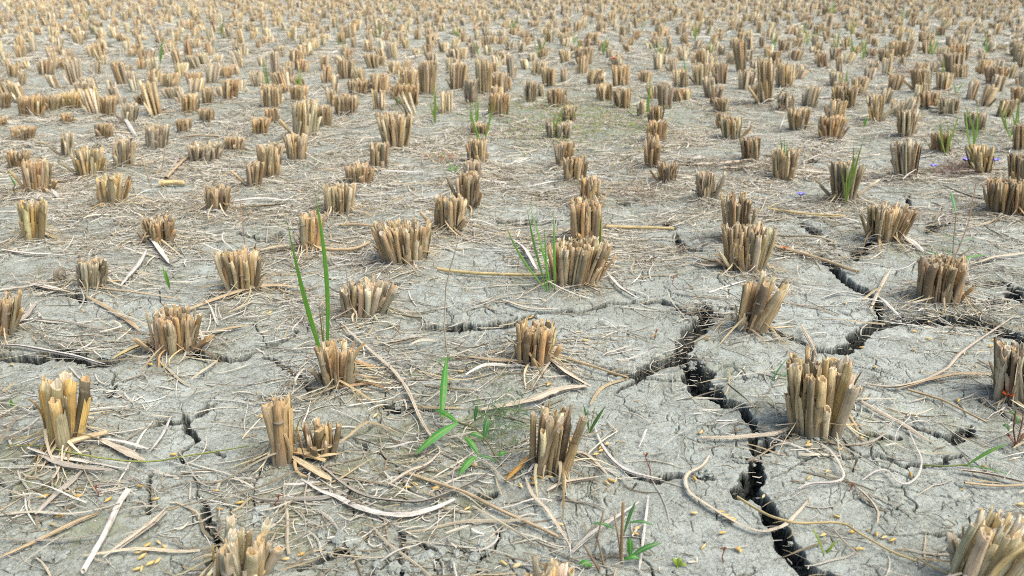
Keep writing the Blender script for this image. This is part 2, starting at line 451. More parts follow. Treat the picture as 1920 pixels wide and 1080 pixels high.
def maprange(nt, src, a, b, c, d):
    n = nt.nodes.new('ShaderNodeMapRange')
    nt.links.new(src, n.inputs[0])
    for i, v in zip((1, 2, 3, 4), (a, b, c, d)): n.inputs[i].default_value = v
    return n.outputs[0]

def noise(nt, vec, scale, detail=4, rough=0.6):
    n = N(nt, 'ShaderNodeTexNoise', i_Scale=scale, i_Detail=detail, i_Roughness=rough)
    nt.links.new(vec, n.inputs['Vector'])
    return n

def soil_material():
    m, nt, b, out = newmat('cracked_mud')
    co = N(nt, 'ShaderNodeNewGeometry').outputs['Position']
    big = noise(nt, co, 3.0, 5, 0.6); mid = noise(nt, co, 30, 6, 0.7); fine = noise(nt, co, 420, 5, 0.75)
    grain = noise(nt, co, 1500, 3, 0.7)
    c = mixc(nt, 'MIX', maprange(nt, big.outputs[0], 0.35, 0.65, 0, 1), (0.342, 0.362, 0.308), (0.425, 0.45, 0.398))
    c = mixc(nt, 'MIX', maprange(nt, mid.outputs[0], 0.42, 0.68, 0, 0.55), c, (0.265, 0.265, 0.21))
    c = mixc(nt, 'MULTIPLY', 1.0, c, mixc(nt, 'MIX', maprange(nt, fine.outputs[0], 0.32, 0.66, 0, 1), (0.72, 0.72, 0.70), (1.14, 1.14, 1.13)))
    # dark decayed specks and crumbs in the surface
    sp = noise(nt, co, 260, 3, 0.55)
    c = mixc(nt, 'MIX', maprange(nt, sp.outputs[0], 0.60, 0.68, 0, 0.55), c, (0.13, 0.12, 0.085))
    at_ = N(nt, 'ShaderNodeAttribute', attribute_name='tint')
    sep = N(nt, 'ShaderNodeSeparateColor'); nt.links.new(at_.outputs['Color'], sep.inputs[0])
    # hairline shrinkage cracks, short and wandering
    for sc_, off_, wd_ in ((95, 0.0, 0.010), (170, 3.7, 0.012), (60, 9.1, 0.006)):
        mpo = N(nt, 'ShaderNodeMapping'); nt.links.new(co, mpo.inputs[0]); mpo.inputs['Location'].default_value = (off_, off_ * 2, 0); mpo.inputs['Scale'].default_value = (1, 1.0, 0.2)
        ln = noise(nt, mpo.outputs[0], sc_, 2, 0.5)
        ab = nt.nodes.new('ShaderNodeMath'); ab.operation = 'SUBTRACT'; nt.links.new(ln.outputs[0], ab.inputs[0]); ab.inputs[1].default_value = 0.5
        ab2 = nt.nodes.new('ShaderNodeMath'); ab2.operation = 'ABSOLUTE'; nt.links.new(ab.outputs[0], ab2.inputs[0])
        mk_ = noise(nt, mpo.outputs[0], sc_ * 0.55, 1, 0.5)
        mu = nt.nodes.new('ShaderNodeMath'); mu.operation = 'MULTIPLY'
        nt.links.new(maprange(nt, ab2.outputs[0], wd_ * 0.4, wd_ * 1.3, 0.75, 0), mu.inputs[0]); nt.links.new(maprange(nt, mk_.outputs[0], 0.50, 0.56, 0, 1), mu.inputs[1])
        c = mixc(nt, 'MIX', mu.outputs[0], c, (0.10, 0.10, 0.085))
    # green with algae
    alg = nt.nodes.new('ShaderNodeMath'); alg.operation = 'MULTIPLY'
    nt.links.new(sep.outputs[1], alg.inputs[0]); nt.links.new(maprange(nt, fine.outputs[0], 0.38, 0.6, 0.3, 1), alg.inputs[1])
    c = mixc(nt, 'MIX', alg.outputs[0], c, (0.165, 0.18, 0.055))
    deb = nt.nodes.new('ShaderNodeMath'); deb.operation = 'MULTIPLY'
    nt.links.new(sep.outputs[2], deb.inputs[0]); nt.links.new(maprange(nt, sp.outputs[0], 0.40, 0.58, 0.25, 1), deb.inputs[1])
    c = mixc(nt, 'MIX', deb.outputs[0], c, (0.205, 0.195, 0.135))
    # shade painted into the cracks, along with darker moist soil
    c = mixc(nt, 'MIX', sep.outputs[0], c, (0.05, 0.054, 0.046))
    nt.links.new(c, b.inputs['Base Color'])
    b.inputs['Roughness'].default_value = 0.95
    b.inputs['Specular IOR Level'].default_value = 0.2
    v = N(nt, 'ShaderNodeTexVoronoi', feature='DISTANCE_TO_EDGE', i_Scale=150.0)
    wob = N(nt, 'ShaderNodeVectorMath', operation='MULTIPLY_ADD')
    nt.links.new(mid.outputs['Color'], wob.inputs[0]); wob.inputs[1].default_value = (0.03, 0.03, 0.03); nt.links.new(co, wob.inputs[2])
    nt.links.new(wob.outputs[0], v.inputs['Vector'])
    h1 = maprange(nt, v.outputs[0], 0.0, 0.09, 0, 1)
    hm = nt.nodes.new('ShaderNodeMath'); hm.operation = 'MAXIMUM'
    nt.links.new(h1, hm.inputs[0]); nt.links.new(maprange(nt, mid.outputs[0], 0.45, 0.52, 1, 0), hm.inputs[1])
    bp1 = N(nt, 'ShaderNodeBump', i_Strength=0.6, i_Distance=0.0012); nt.links.new(hm.outputs[0], bp1.inputs['Height'])
    bp2 = N(nt, 'ShaderNodeBump', i_Strength=0.85, i_Distance=0.0012)
    nt.links.new(fine.outputs[0], bp2.inputs['Height']); nt.links.new(bp1.outputs[0], bp2.inputs['Normal'])
    bp3 = N(nt, 'ShaderNodeBump', i_Strength=0.6, i_Distance=0.0006)
    nt.links.new(grain.outputs[0], bp3.inputs['Height']); nt.links.new(bp2.outputs[0], bp3.inputs['Normal'])
    nt.links.new(bp3.outputs[0], b.inputs['Normal'])
    return m

def straw_material(name, mud=True, su=14.0, sv=9.0):
    m, nt, b, out = newmat(name)
    uv = N(nt, 'ShaderNodeUVMap', uv_map='UVMap')
    mp = N(nt, 'ShaderNodeMapping'); nt.links.new(uv.outputs[0], mp.inputs[0]); mp.inputs['Scale'].default_value = (su, sv, 1)
    st = noise(nt, mp.outputs[0], 3.0, 5, 0.65)
    mp2 = N(nt, 'ShaderNodeMapping'); nt.links.new(uv.outputs[0], mp2.inputs[0]); mp2.inputs['Scale'].default_value = (1.2, 60, 1)
    blot = noise(nt, mp2.outputs[0], 1.6, 4, 0.6)
    at_ = N(nt, 'ShaderNodeAttribute', attribute_name='tint')
    c = mixc(nt, 'MULTIPLY', 1.0, at_.outputs['Color'], mixc(nt, 'MIX', maprange(nt, st.outputs[0], 0.33, 0.66, 0, 1), (0.50, 0.46, 0.40), (1.26, 1.25, 1.24)))
    c = mixc(nt, 'MIX', maprange(nt, blot.outputs[0], 0.52, 0.72, 0, 0.55), c, (0.20, 0.155, 0.10))
    c = mixc(nt, 'MIX', maprange(nt, blot.outputs[0], 0.42, 0.28, 0, 0.35), c, (0.58, 0.52, 0.42))
    if mud:
        sx = N(nt, 'ShaderNodeSeparateXYZ'); nt.links.new(uv.outputs[0], sx.inputs[0])
        ad = nt.nodes.new('ShaderNodeMath'); ad.operation = 'MULTIPLY_ADD'
        nt.links.new(blot.outputs[0], ad.inputs[0]); ad.inputs[1].default_value = 0.040; nt.links.new(sx.outputs[1], ad.inputs[2])
        c = mixc(nt, 'MIX', maprange(nt, ad.outputs[0], 0.020, 0.046, 0.8, 0), c, (0.205, 0.185, 0.14))
    nt.links.new(c, b.inputs['Base Color'])
    b.inputs['Roughness'].default_value = 0.72
    b.inputs['Specular IOR Level'].default_value = 0.3
    bp = N(nt, 'ShaderNodeBump', i_Strength=0.7, i_Distance=0.0012); nt.links.new(st.outputs[0], bp.inputs['Height'])
    nt.links.new(bp.outputs[0], b.inputs['Normal'])
    return m

def leaf_material():
    m, nt, b, out = newmat('green_leaf')
    uv = N(nt, 'ShaderNodeUVMap', uv_map='UVMap')
    mp = N(nt, 'ShaderNodeMapping'); nt.links.new(uv.outputs[0], mp.inputs[0]); mp.inputs['Scale'].default_value = (14, 3, 1)
    st = noise(nt, mp.outputs[0], 2.0, 3, 0.6)
    at_ = N(nt, 'ShaderNodeAttribute', attribute_name='tint')
    c = mixc(nt, 'MULTIPLY', 1.0, at_.outputs['Color'], mixc(nt, 'MIX', maprange(nt, st.outputs[0], 0.35, 0.65, 0, 1), (0.7, 0.75, 0.7), (1.25, 1.2, 1.2)))
    sx = N(nt, 'ShaderNodeSeparateXYZ'); nt.links.new(uv.outputs[0], sx.inputs[0])
    a1 = nt.nodes.new('ShaderNodeMath'); a1.operation = 'SUBTRACT'; nt.links.new(sx.outputs[0], a1.inputs[0]); a1.inputs[1].default_value = 0.5
    a2 = nt.nodes.new('ShaderNodeMath'); a2.operation = 'ABSOLUTE'; nt.links.new(a1.outputs[0], a2.inputs[0])
    c = mixc(nt, 'MIX', maprange(nt, a2.outputs[0], 0.03, 0.13, 0.55, 0), c, (0.30, 0.42, 0.13))
    dr = noise(nt, N(nt, 'ShaderNodeTexCoord').outputs['Object'], 130, 3, 0.6)
    c = mixc(nt, 'MIX', maprange(nt, dr.outputs[0], 0.60, 0.70, 0, 0.6), c, (0.34, 0.30, 0.09))
    nt.links.new(c, b.inputs['Base Color'])
    b.inputs['Roughness'].default_value = 0.5
    tr = nt.nodes.new('ShaderNodeBsdfTranslucent'); nt.links.new(c, tr.inputs[0])
    ms = nt.nodes.new('ShaderNodeMixShader'); ms.inputs[0].default_value = 0.3
    nt.links.new(b.outputs[0], ms.inputs[1]); nt.links.new(tr.outputs[0], ms.inputs[2]); nt.links.new(ms.outputs[0], out.inputs[0])
    return m

def plain_material(name, rough=0.6):
    m, nt, b, out = newmat(name)
    co = N(nt, 'ShaderNodeTexCoord').outputs['Object']
    st = noise(nt, co, 900, 3, 0.6)
    at_ = N(nt, 'ShaderNodeAttribute', attribute_name='tint')
    c = mixc(nt, 'MULTIPLY', 1.0, at_.outputs['Color'], mixc(nt, 'MIX', maprange(nt, st.outputs[0], 0.3, 0.7, 0, 1), (0.75, 0.72, 0.7), (1.2, 1.2, 1.2)))
    nt.links.new(c, b.inputs['Base Color']); b.inputs['Roughness'].default_value = rough
    return m

M_SOIL = soil_material()
M_STALK = straw_material('dry_stalk')
M_LITTER = straw_material('dry_leaf_straw', mud=False, su=4.0, sv=9.0)
M_GREEN = leaf_material()
M_GRAIN = plain_material('rice_husk', 0.5)
M_PETAL = plain_material('petal', 0.6)

# ---------------------------------------------------------------- ground sheet
def build_ground():
    rows = []
    py = 1250.0
    while True:
        yv = at(960, py)[1]
        if yv > 60: break
        rows.append(yv)
        h = py + 70.0
        py -= 1.2 if yv < 1.5 else 1.5 if yv < 3 else max(1.55 * (h / 190.0), 0.02) if yv < 8 else max(h * 0.02, 0.001)
        if len(rows) > 1800: break
    ys = np.array([-2.5, -1.2, -.5, -.2, 0.02, 0.15, 0.25] + [r for r in rows if r > 0.27] + [75, 100, 140, 200, 280])
    nx = 1900
    u = np.concatenate([np.linspace(-1, -.86, 60, endpoint=False), np.linspace(-.86, .86, nx - 120), np.linspace(1, .86, 60, endpoint=False)[::-1]])
    wide = np.where(np.abs(u) > .86, (np.abs(u) - .86) / .14, 0) * np.sign(u)
    half = np.maximum(0.90 * (ys * CP + CAM_H * SP), 0.5)
    half = np.where(ys > 3, half * (1 + (ys - 3) * 0.02), half)
    X = u[None, :] * half[:, None] + (wide[None, :] * (1.2 + .3 * ys[:, None]))
    Y = np.repeat(ys[:, None], nx, 1)
    x, y_ = X.ravel(), Y.ravel()
    z, dep, small = full_height(x, y_)
    # the broken faces of the cracks are crumbly: push them about sideways as they go down
    wl = sstep(0.001, 0.010, dep)
    ox = wl * (0.0030 * perlin(x * 110 + z * 210, y * 110 - z * 170) + 0.0016 * perlin(x * 260 - z * 330, y * 260 + z * 300))
    oy = wl * (0.0040 * perlin(x * 90 - z * 230 + 7, y * 90 + z * 190) + 0.0020 * perlin(x * 240 + z * 310, y * 240 - z * 280))
    crack_shade = (.66 * sstep(0.0003, 0.0025, dep) + .32 * sstep(.003, .018, dep)) + sstep(0.0005, 0.005, small) * 0.6 * (dep < 0.0015)  # painted crack shade, darker with depth, fine cracks included
    C = np.stack([np.clip(crack_shade, 0, 1), np.clip(moss_field(x, y_), 0, 0.8), debris_field(x, y_)], 1)
    nr = len(ys)
    i = (np.arange(nr - 1)[:, None] * nx + np.arange(nx - 1)[None, :]).ravel()
    F = np.stack([i, i + 1, i + nx + 1, i + nx], 1)
    mb = MB()
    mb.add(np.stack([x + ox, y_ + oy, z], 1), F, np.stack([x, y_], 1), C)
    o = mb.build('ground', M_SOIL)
    tag(o, 'dry grey mud of the field, split by dark branching cracks', 'ground', kind='structure')
    print('ground verts', len(x), nr)
build_ground()

# ---------------------------------------------------------------- stalks
PAL = {
 't': [(.43, .295, .15), (.47, .345, .195), (.37, .265, .15), (.51, .41, .26), (.40, .25, .11)],
 'b': [(.34, .225, .115), (.41, .28, .15), (.30, .215, .13), (.44, .33, .20), (.38, .225, .095)],
 'B': [(.36, .225, .10), (.43, .27, .115), (.30, .20, .11), (.47, .32, .15)],
 'o': [(.46, .27, .10), (.41, .25, .12), (.49, .335, .165), (.36, .22, .11), (.50, .38, .23)],
 'y': [(.51, .345, .135), (.50, .37, .19), (.55, .34, .09), (.42, .31, .17), (.54, .43, .25)],
 'g': [(.37, .29, .19), (.42, .34, .235), (.32, .245, .165), (.41, .28, .155), (.47, .39, .28)],
 'p': [(.52, .43, .29), (.48, .37, .22), (.55, .47, .34), (.46, .31, .13), (.50, .38, .22)],
}
def pick(pal, r=rng, j=0.2):
    c = np.array(PAL[pal][r.integers(len(PAL[pal]))])
    c = (c * .84 + c.mean() * np.array([.135, .185, .125])) * (1.24 if r.random() > .15 else .62)
    return c * np.clip(1 + r.normal(0, j), .5, 1.5) * (1 + r.normal(0, 0.03, 3))

def frame(d):
    d = d / np.linalg.norm(d)
    a = np.array([1.0, 0, 0]) if abs(d[0]) < 0.8 else np.array([0, 1.0, 0])
    s = np.cross(d, a); s /= np.linalg.norm(s)
    return s, np.cross(d, s)

def tube(mb, P, R, col, sides=10, flat=1.0, jag=0.0, hollow=0.0, ridge=0.05, slant=0.0, incol=None, r=rng):
    """tube along points P with radii R, a ragged open top and an inner wall going down"""
    P = np.asarray(P, float); k = len(P)
    T = np.gradient(P, axis=0)
    th0 = r.uniform(0, 6.28)
    th = np.linspace(0, 2 * np.pi, sides, endpoint=False)
    rd = 1 + ridge * r.normal(0, 1, sides)
    s, b = frame(T.mean(0))
    ca, sa = math.cos(th0), math.sin(th0)
    s, b = s * ca + b * sa, b * ca - s * sa
    L = np.concatenate([[0], np.cumsum(np.linalg.norm(np.diff(P, axis=0), axis=1))])
    V = []; UV = []
    uo = r.uniform(0, 50)
    prof = np.cos(th)[:, None] * s + np.sin(th)[:, None] * b * flat
    for i in range(k):
        ring = P[i] + prof * (R[i] * rd * (1 + 0.03 * r.normal(0, 1, sides)))[:, None]
        if i == k - 1:
            t = T[-1] / np.linalg.norm(T[-1])
            off = jag * r.uniform(-1, 0.6, sides) + slant * np.cos(th + r.uniform(0, 6)) * R[i]
            ring = ring + off[:, None] * t
            topring = ring
        V.append(ring); UV.append(np.stack([uo + th / 6.28, np.full(sides, L[i])], 1))
    cols = [np.tile(col, (k * sides, 1))]
    nr = k
    if hollow > 0:
        t = T[-1] / np.linalg.norm(T[-1])
        cen = P[-1]
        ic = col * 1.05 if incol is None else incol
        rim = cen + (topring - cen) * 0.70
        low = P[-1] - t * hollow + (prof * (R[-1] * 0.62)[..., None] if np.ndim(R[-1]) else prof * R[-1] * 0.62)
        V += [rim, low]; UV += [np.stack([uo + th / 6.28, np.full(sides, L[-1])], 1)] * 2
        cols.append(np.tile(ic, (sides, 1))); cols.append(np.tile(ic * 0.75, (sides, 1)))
        nr += 2
    F = []
    for i in range(nr - 1):
        a = i * sides + np.arange(sides); a2 = i * sides + (np.arange(sides) + 1) % sides
        F.append(np.stack([a, a2, a2 + sides, a + sides], 1))
    V = np.vstack(V); UV = np.vstack(UV); C = np.vstack(cols)
    V = np.vstack([V, (P[-1] - (T[-1] / np.linalg.norm(T[-1])) * max(hollow, 0.0))[None]])
    UV = np.vstack([UV, UV[-1:]]); C = np.vstack([C, C[-1:]])
    a = (nr - 1) * sides + np.arange(sides); a2 = (nr - 1) * sides + (np.arange(sides) + 1) % sides
    last = len(V) - 1
    F.append(np.stack([a, a2, np.full(sides, last), np.full(sides, -1)], 1))
    mb.add(V, np.vstack(F), UV, C)

def sheath(mb, P, R, col, arc=3.6, sides=8, jag=0.004, r=rng):
    """split leaf sheath wrapped part of the way round a stalk"""
    P = np.asarray(P, float); k = len(P)
    T = np.gradient(P, axis=0); s, b = frame(T.mean(0))
    a0 = r.uniform(0, 6.28)
    V = []; UV = []; uo = r.uniform(0, 50)
    L = np.concatenate([[0], np.cumsum(np.linalg.norm(np.diff(P, axis=0), axis=1))])
    for i in range(k):
        A = arc * (1 - 0.25 * (i / (k - 1)))
        th = a0 + np.linspace(-A / 2, A / 2, sides)
        ring = P[i] + (np.cos(th)[:, None] * s + np.sin(th)[:, None] * b) * (R[i] * (1 + 0.04 * r.normal(0, 1, sides)))[:, None]
        if i == k - 1: ring = ring + (jag * r.uniform(-1.3, 1, sides))[:, None] * (T[-1] / np.linalg.norm(T[-1]))
        V.append(ring); UV.append(np.stack([uo + th / 6.28, np.full(sides, L[i])], 1))
    F = []
    for i in range(k - 1):
        a = i * sides + np.arange(sides - 1)
        F.append(np.stack([a, a + 1, a + 1 + sides, a + sides], 1))
    mb.add(np.vstack(V), np.vstack(F), np.vstack(UV), col)

def stalk_path(base, top, k, bend, r=rng):
    t = np.linspace(0, 1, k)[:, None]
    P = base + (top - base) * t
    s, b = frame(top - base)
    a = r.uniform(0, 6.28)
    return P + (s * math.cos(a) + b * math.sin(a)) * (np.sin(t * np.pi) * bend) 

def ribbon(mb, P, W, col, up=(0, 0, 1), fold=0.25, twist=0.0, r=rng, taper=True, uo=None):
    """folded blade along the points P"""
    P = np.asarray(P, float); k = len(P)
    T = np.gradient(P, axis=0); T /= np.linalg.norm(T, axis=1)[:, None] + 1e-9
    up = np.asarray(up, float)
    S = np.cross(T, up); n = np.linalg.norm(S, axis=1)[:, None]
    S = np.where(n > 1e-4, S / np.maximum(n, 1e-4), np.array([1.0, 0, 0]))
    U = np.cross(S, T)
    if twist:
        a = np.linspace(0, twist, k)[:, None] + r.uniform(-0.4, 0.4)
        S, U = S * np.cos(a) + U * np.sin(a), U * np.cos(a) - S * np.sin(a)
    W = np.asarray(W)[:, None] / 2
    V = np.stack([P - S * W, P + U * W * fold * 2, P + S * W], 1).reshape(-1, 3)
    L = np.concatenate([[0], np.cumsum(np.linalg.norm(np.diff(P, axis=0), axis=1))])
    uo = r.uniform(0, 50) if uo is None else uo
    UV = np.stack([np.tile([0, .5, 1], k) + uo, np.repeat(L, 3) + uo], 1)
    i = np.arange(k - 1) * 3
    F = np.vstack([np.stack([i, i + 1, i + 4, i + 3], 1), np.stack([i + 1, i + 2, i + 5, i + 4], 1)])
    mb.add(V, F, UV, col)

def H0(x, y):
    return base_height(np.atleast_1d(np.asarray(x, float)), np.atleast_1d(np.asarray(y, float)))

def stalk_list(g, r, diam):
    """base/top points of every stalk of a clump"""
    area = math.pi * g['rb'] * g['ry']
    n = int(np.clip(1.55 * area / diam ** 2, 11, 80))
    out = []
    z0 = float(H0(g['x'], g['y'])[0])
    for i in range(n):
        rr = math.sqrt((i + 0.5) / n); a = i * 2.39996 + r.uniform(-0.3, 0.3)
        ux, uy = rr * math.cos(a), rr * math.sin(a)
        b = np.array([g['x'] + ux * (g['rb'] - diam * .3), g['y'] + uy * (g['ry'] - diam * .2), z0 - 0.006])
        hh = (g['h'] - z0) * (1 + r.normal(0, 0.035) - (0.08 * (r.random() < .25)))
        if r.random() < 0.14: hh *= r.uniform(0.45, 0.92)
        tx = g['x'] + g['tx'] + ux * (g['rt'] - diam * .15) + r.normal(0, .003)
        ty = g['y'] + uy * (g['ry'] * 1.25) + r.normal(0, .003)
        if r.random() < .2: tx += r.normal(0, .006); ty += r.normal(0, .005)
        out.append((b, np.array([tx, ty, z0 + hh]), rr))
    for j in range(r.integers(0, 3)):       # broken ones splayed outwards
        a = r.uniform(0, 6.28)
        b = np.array([g['x'] + g['rb'] * .9 * math.cos(a), g['y'] + g['ry'] * .9 * math.sin(a), z0 - 0.004])
        l = g['h'] * r.uniform(.4, .75); tl = r.uniform(.35, .85)
        out.append((b, b + l * np.array([math.cos(a) * tl, math.sin(a) * tl * .6 - .1, math.sqrt(1 - tl * tl) + .1]), 1.2))
    return out

def one_stalk(mb, b, t, d, pal, lod, r):
    col = pick(pal, r)
    L = np.linalg.norm(t - b)
    if lod == 0:
        k, sides = 6, 11
    elif lod == 1:
        k, sides = 4, 7
    else:
        k, sides = 2, 5
    P = stalk_path(b, t, k, r.normal(0, 0.0022), r)
    s = np.linspace(0, 1, k)
    R = d / 2 * (1.05 - 0.16 * s) * (1 + 0.05 * r.normal(0, 1, k) * (lod == 0))
    inc = np.array([.58, .42, .22]) if r.random() < .5 else np.array([.62, .54, .40])
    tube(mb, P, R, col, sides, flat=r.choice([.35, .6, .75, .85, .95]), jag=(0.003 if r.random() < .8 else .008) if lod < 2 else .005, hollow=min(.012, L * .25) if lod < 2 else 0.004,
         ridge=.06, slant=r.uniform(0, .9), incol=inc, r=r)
    if lod < 2 and r.random() < 0.5:
        f = r.uniform(.35, .97)
        kk = max(3, k - 1)
        P2 = stalk_path(b, b + (t - b) * f, kk, 0.0005, r) + r.normal(0, .0006, 3)
        sheath(mb, P2, np.linspace(d / 2 * 1.13, d / 2 * 1.22, kk), pick(pal, r) * r.uniform(.95, 1.2), arc=r.uniform(2.2, 4.6), sides=7 if lod == 0 else 5, r=r)
    if lod == 0 and r.random() < .12:       # node ring
        f = r.uniform(.3, .8)
        c = b + (t - b) * f; dd = (t - b) / L
        tube(mb, [c - dd * .0012, c, c + dd * .0012], [d * .5, d * .56, d * .5], col * .72, sides, r=r)

def clump_mesh(mb, g, r, lod, diam):
    for b, t, rr in stalk_list(g, r, diam):
        one_stalk(mb, b, t, diam * float(np.clip(r.lognormal(-.1, .28), .5, 1.45)), g['pal'], lod, r)

def ground_blade(r, x, y, ang, L, w, k=8, curl=1.0, lift=0.004):
    """points of a dry blade lying on the mud"""
    cv = r.normal(0, 1.0) * curl
    s = np.linspace(0, 1, k)
    a = ang + cv * s * 1.2 + 0.5 * curl * np.sin(s * 6 + r.uniform(0, 6)) * r.normal(0, .5)
    st = L / (k - 1)
    X = x + np.concatenate([[0], np.cumsum(np.cos(a[:-1]) * st)])
    Y = y + np.concatenate([[0], np.cumsum(np.sin(a[:-1]) * st)])
    return X, Y, s

# words for the clumps, shared by the labels of what lies round them
NAMES = {
 0: ('pair of thick brown stalks cut off by the left edge', 'the stubble clump at the left edge'),
 1: ('tall yellow-tan stubble clump near the left, upright thick stalks', 'the tall yellow stubble clump'),
 2: ('ragged brown stubble clump with crossed stalks above a dark crack on the left', 'the ragged brown clump on the left'),
 3: ('brown stubble clump with a tall green twin-leaf shoot rising from it', 'the clump with the tall twin-leaf shoot'),
 4: ('uneven clump, two tall orange-brown stalks beside a short broken bunch', 'the uneven clump with two tall stalks'),
 5: ('grey-brown clump of hollow stalks in the front centre with an orange sheath at its foot', 'the hollow-stalked clump in the front centre'),
 6: ('orange-brown clump in the centre beside a wide pale folded strap of straw', 'the orange-brown clump in the centre'),
 7: ('biggest tan stubble clump, standing right of the deep branching crack', 'the biggest stubble clump'),
 8: ('stubble clump leaning to the right above the deep branching crack', 'the leaning clump above the crack'),
 9: ('brown stubble clump standing on the curved crack at the right', 'the clump on the curved crack'),
 10: ('grey-brown clump at the right edge with an orange petal at its foot', 'the clump with the orange petal'),
 11: ('pale clump of thick hollow straws cut by the bottom edge on the left', 'the pale clump at the bottom edge'),
 12: ('large pale clump of thick straws filling the bottom right corner', 'the large clump in the bottom right corner'),
 13: ('frayed orange stalk tips just showing at the bottom edge', 'the frayed tips at the bottom edge'),
 14: ('small upright grey-brown clump just right of a round snail shell', 'the small clump beside the snail shell'),
 15: ('fan-shaped tan clump with a long tan straw across its foot', 'the fan-shaped clump on the left'),
 16: ('low wide grey clump left of the narrow central crack', 'the low grey clump'),
 17: ('wide tan clump with thin green rice shoots on its left side', 'the wide clump with thin green shoots'),
 18: ('widest flared tan clump in the middle of the field', 'the flared tan clump'),
 19: ('narrow orange clump just behind the tall twin-leaf green shoot', 'the narrow orange clump'),
 20: ('tan clump with a broken straw slanting across its front', 'the clump crossed by a slanting straw'),
 21: ('small brown clump with two white broken leaves at its foot', 'the brown clump with white broken leaves'),
 22: ('tall yellowish clump near the left edge, spread at its left side', 'the tall yellowish clump at the left'),
 23: ('yellow-tan clump standing alone on bare mud at the left', 'the lone yellow-tan clump'),
 24: ('short dull brown clump beside stacked flat straws', 'the short clump beside the flat straws'),
 25: ('tan clump with one short stalk splayed to its right', 'the tan clump with the splayed stalk'),
 26: ('dark-gapped brown clump standing in front of a smaller one in the centre', 'the dark-gapped clump in the centre'),
 27: ('small orange clump directly behind a taller tangled one', 'the small orange clump'),
 28: ('tangled orange clump with bent sheaths, right behind the wide one with shoots', 'the tangled orange clump'),
 29: ('tall brown clump right behind another, right of the centre', 'the tall brown clump right of the centre'),
 30: ('tan clump with a bundle of broken straws spread to its left', 'the clump with straws spread to its left'),
 31: ('tan clump splayed wide to the right at the end of a crack', 'the splayed clump on the right'),
 32: ('grey clump with bright green stems among its stalks', 'the clump with green stems'),
 33: ('upright grey clump behind a bare patch, right of the centre', 'the upright grey clump'),
 34: ('tan clump topped by two small green shoots at the right', 'the clump topped by green shoots'),
 36: ('grey clump with spread outer stalks, left of the purple flowers', 'the grey clump left of the purple flowers'),
 37: ('yellowish clump standing between purple flowers', 'the clump between the purple flowers'),
 38: ('wide brown clump cut by the right edge in the middle distance', 'the wide clump at the right edge'),
 49: ('tall wide tan clump of uneven height left of the centre', 'the tall uneven clump'),
 51: ('tall thin pale stalks rising well above the other stubble', 'the tall thin pale stalks'),
 54: ('low wide grey clump with a straw slanting at its front left', 'the low wide grey clump behind'),
 103: ('very tall narrow clump standing above its neighbours at the right', 'the very tall narrow clump'),
}
PALW = {'t': 'tan', 'b': 'brown', 'B': 'brown', 'o': 'orange-brown', 'y': 'yellowish', 'g': 'grey-brown', 'p': 'pale'}
def side(px, py, q):
    g = TG[q]
    dx, dy = px - g['px'], (py - g['py']) * 1.6
    if abs(dx) > abs(dy): return 'right of' if dx > 0 else 'left of'
    return 'in front of' if dy > 0 else 'behind'
def nearest_named(px, py, skip=-1):
    ks = [k for k in NAMES if k != skip]
    return min(ks, key=lambda k: (TG[k]['px'] - px) ** 2 + ((TG[k]['py'] - py) * 1.6) ** 2)
USED = {}
CAPS = 16
def uniq(cands):
    for c in cands:
        c = ' '.join(c.split()[:CAPS])
        if c not in USED:
            USED[c] = 1
            return c
    c = ' '.join(cands[-1].split()[:CAPS]); USED[c] = USED.get(c, 0) + 1
    return c

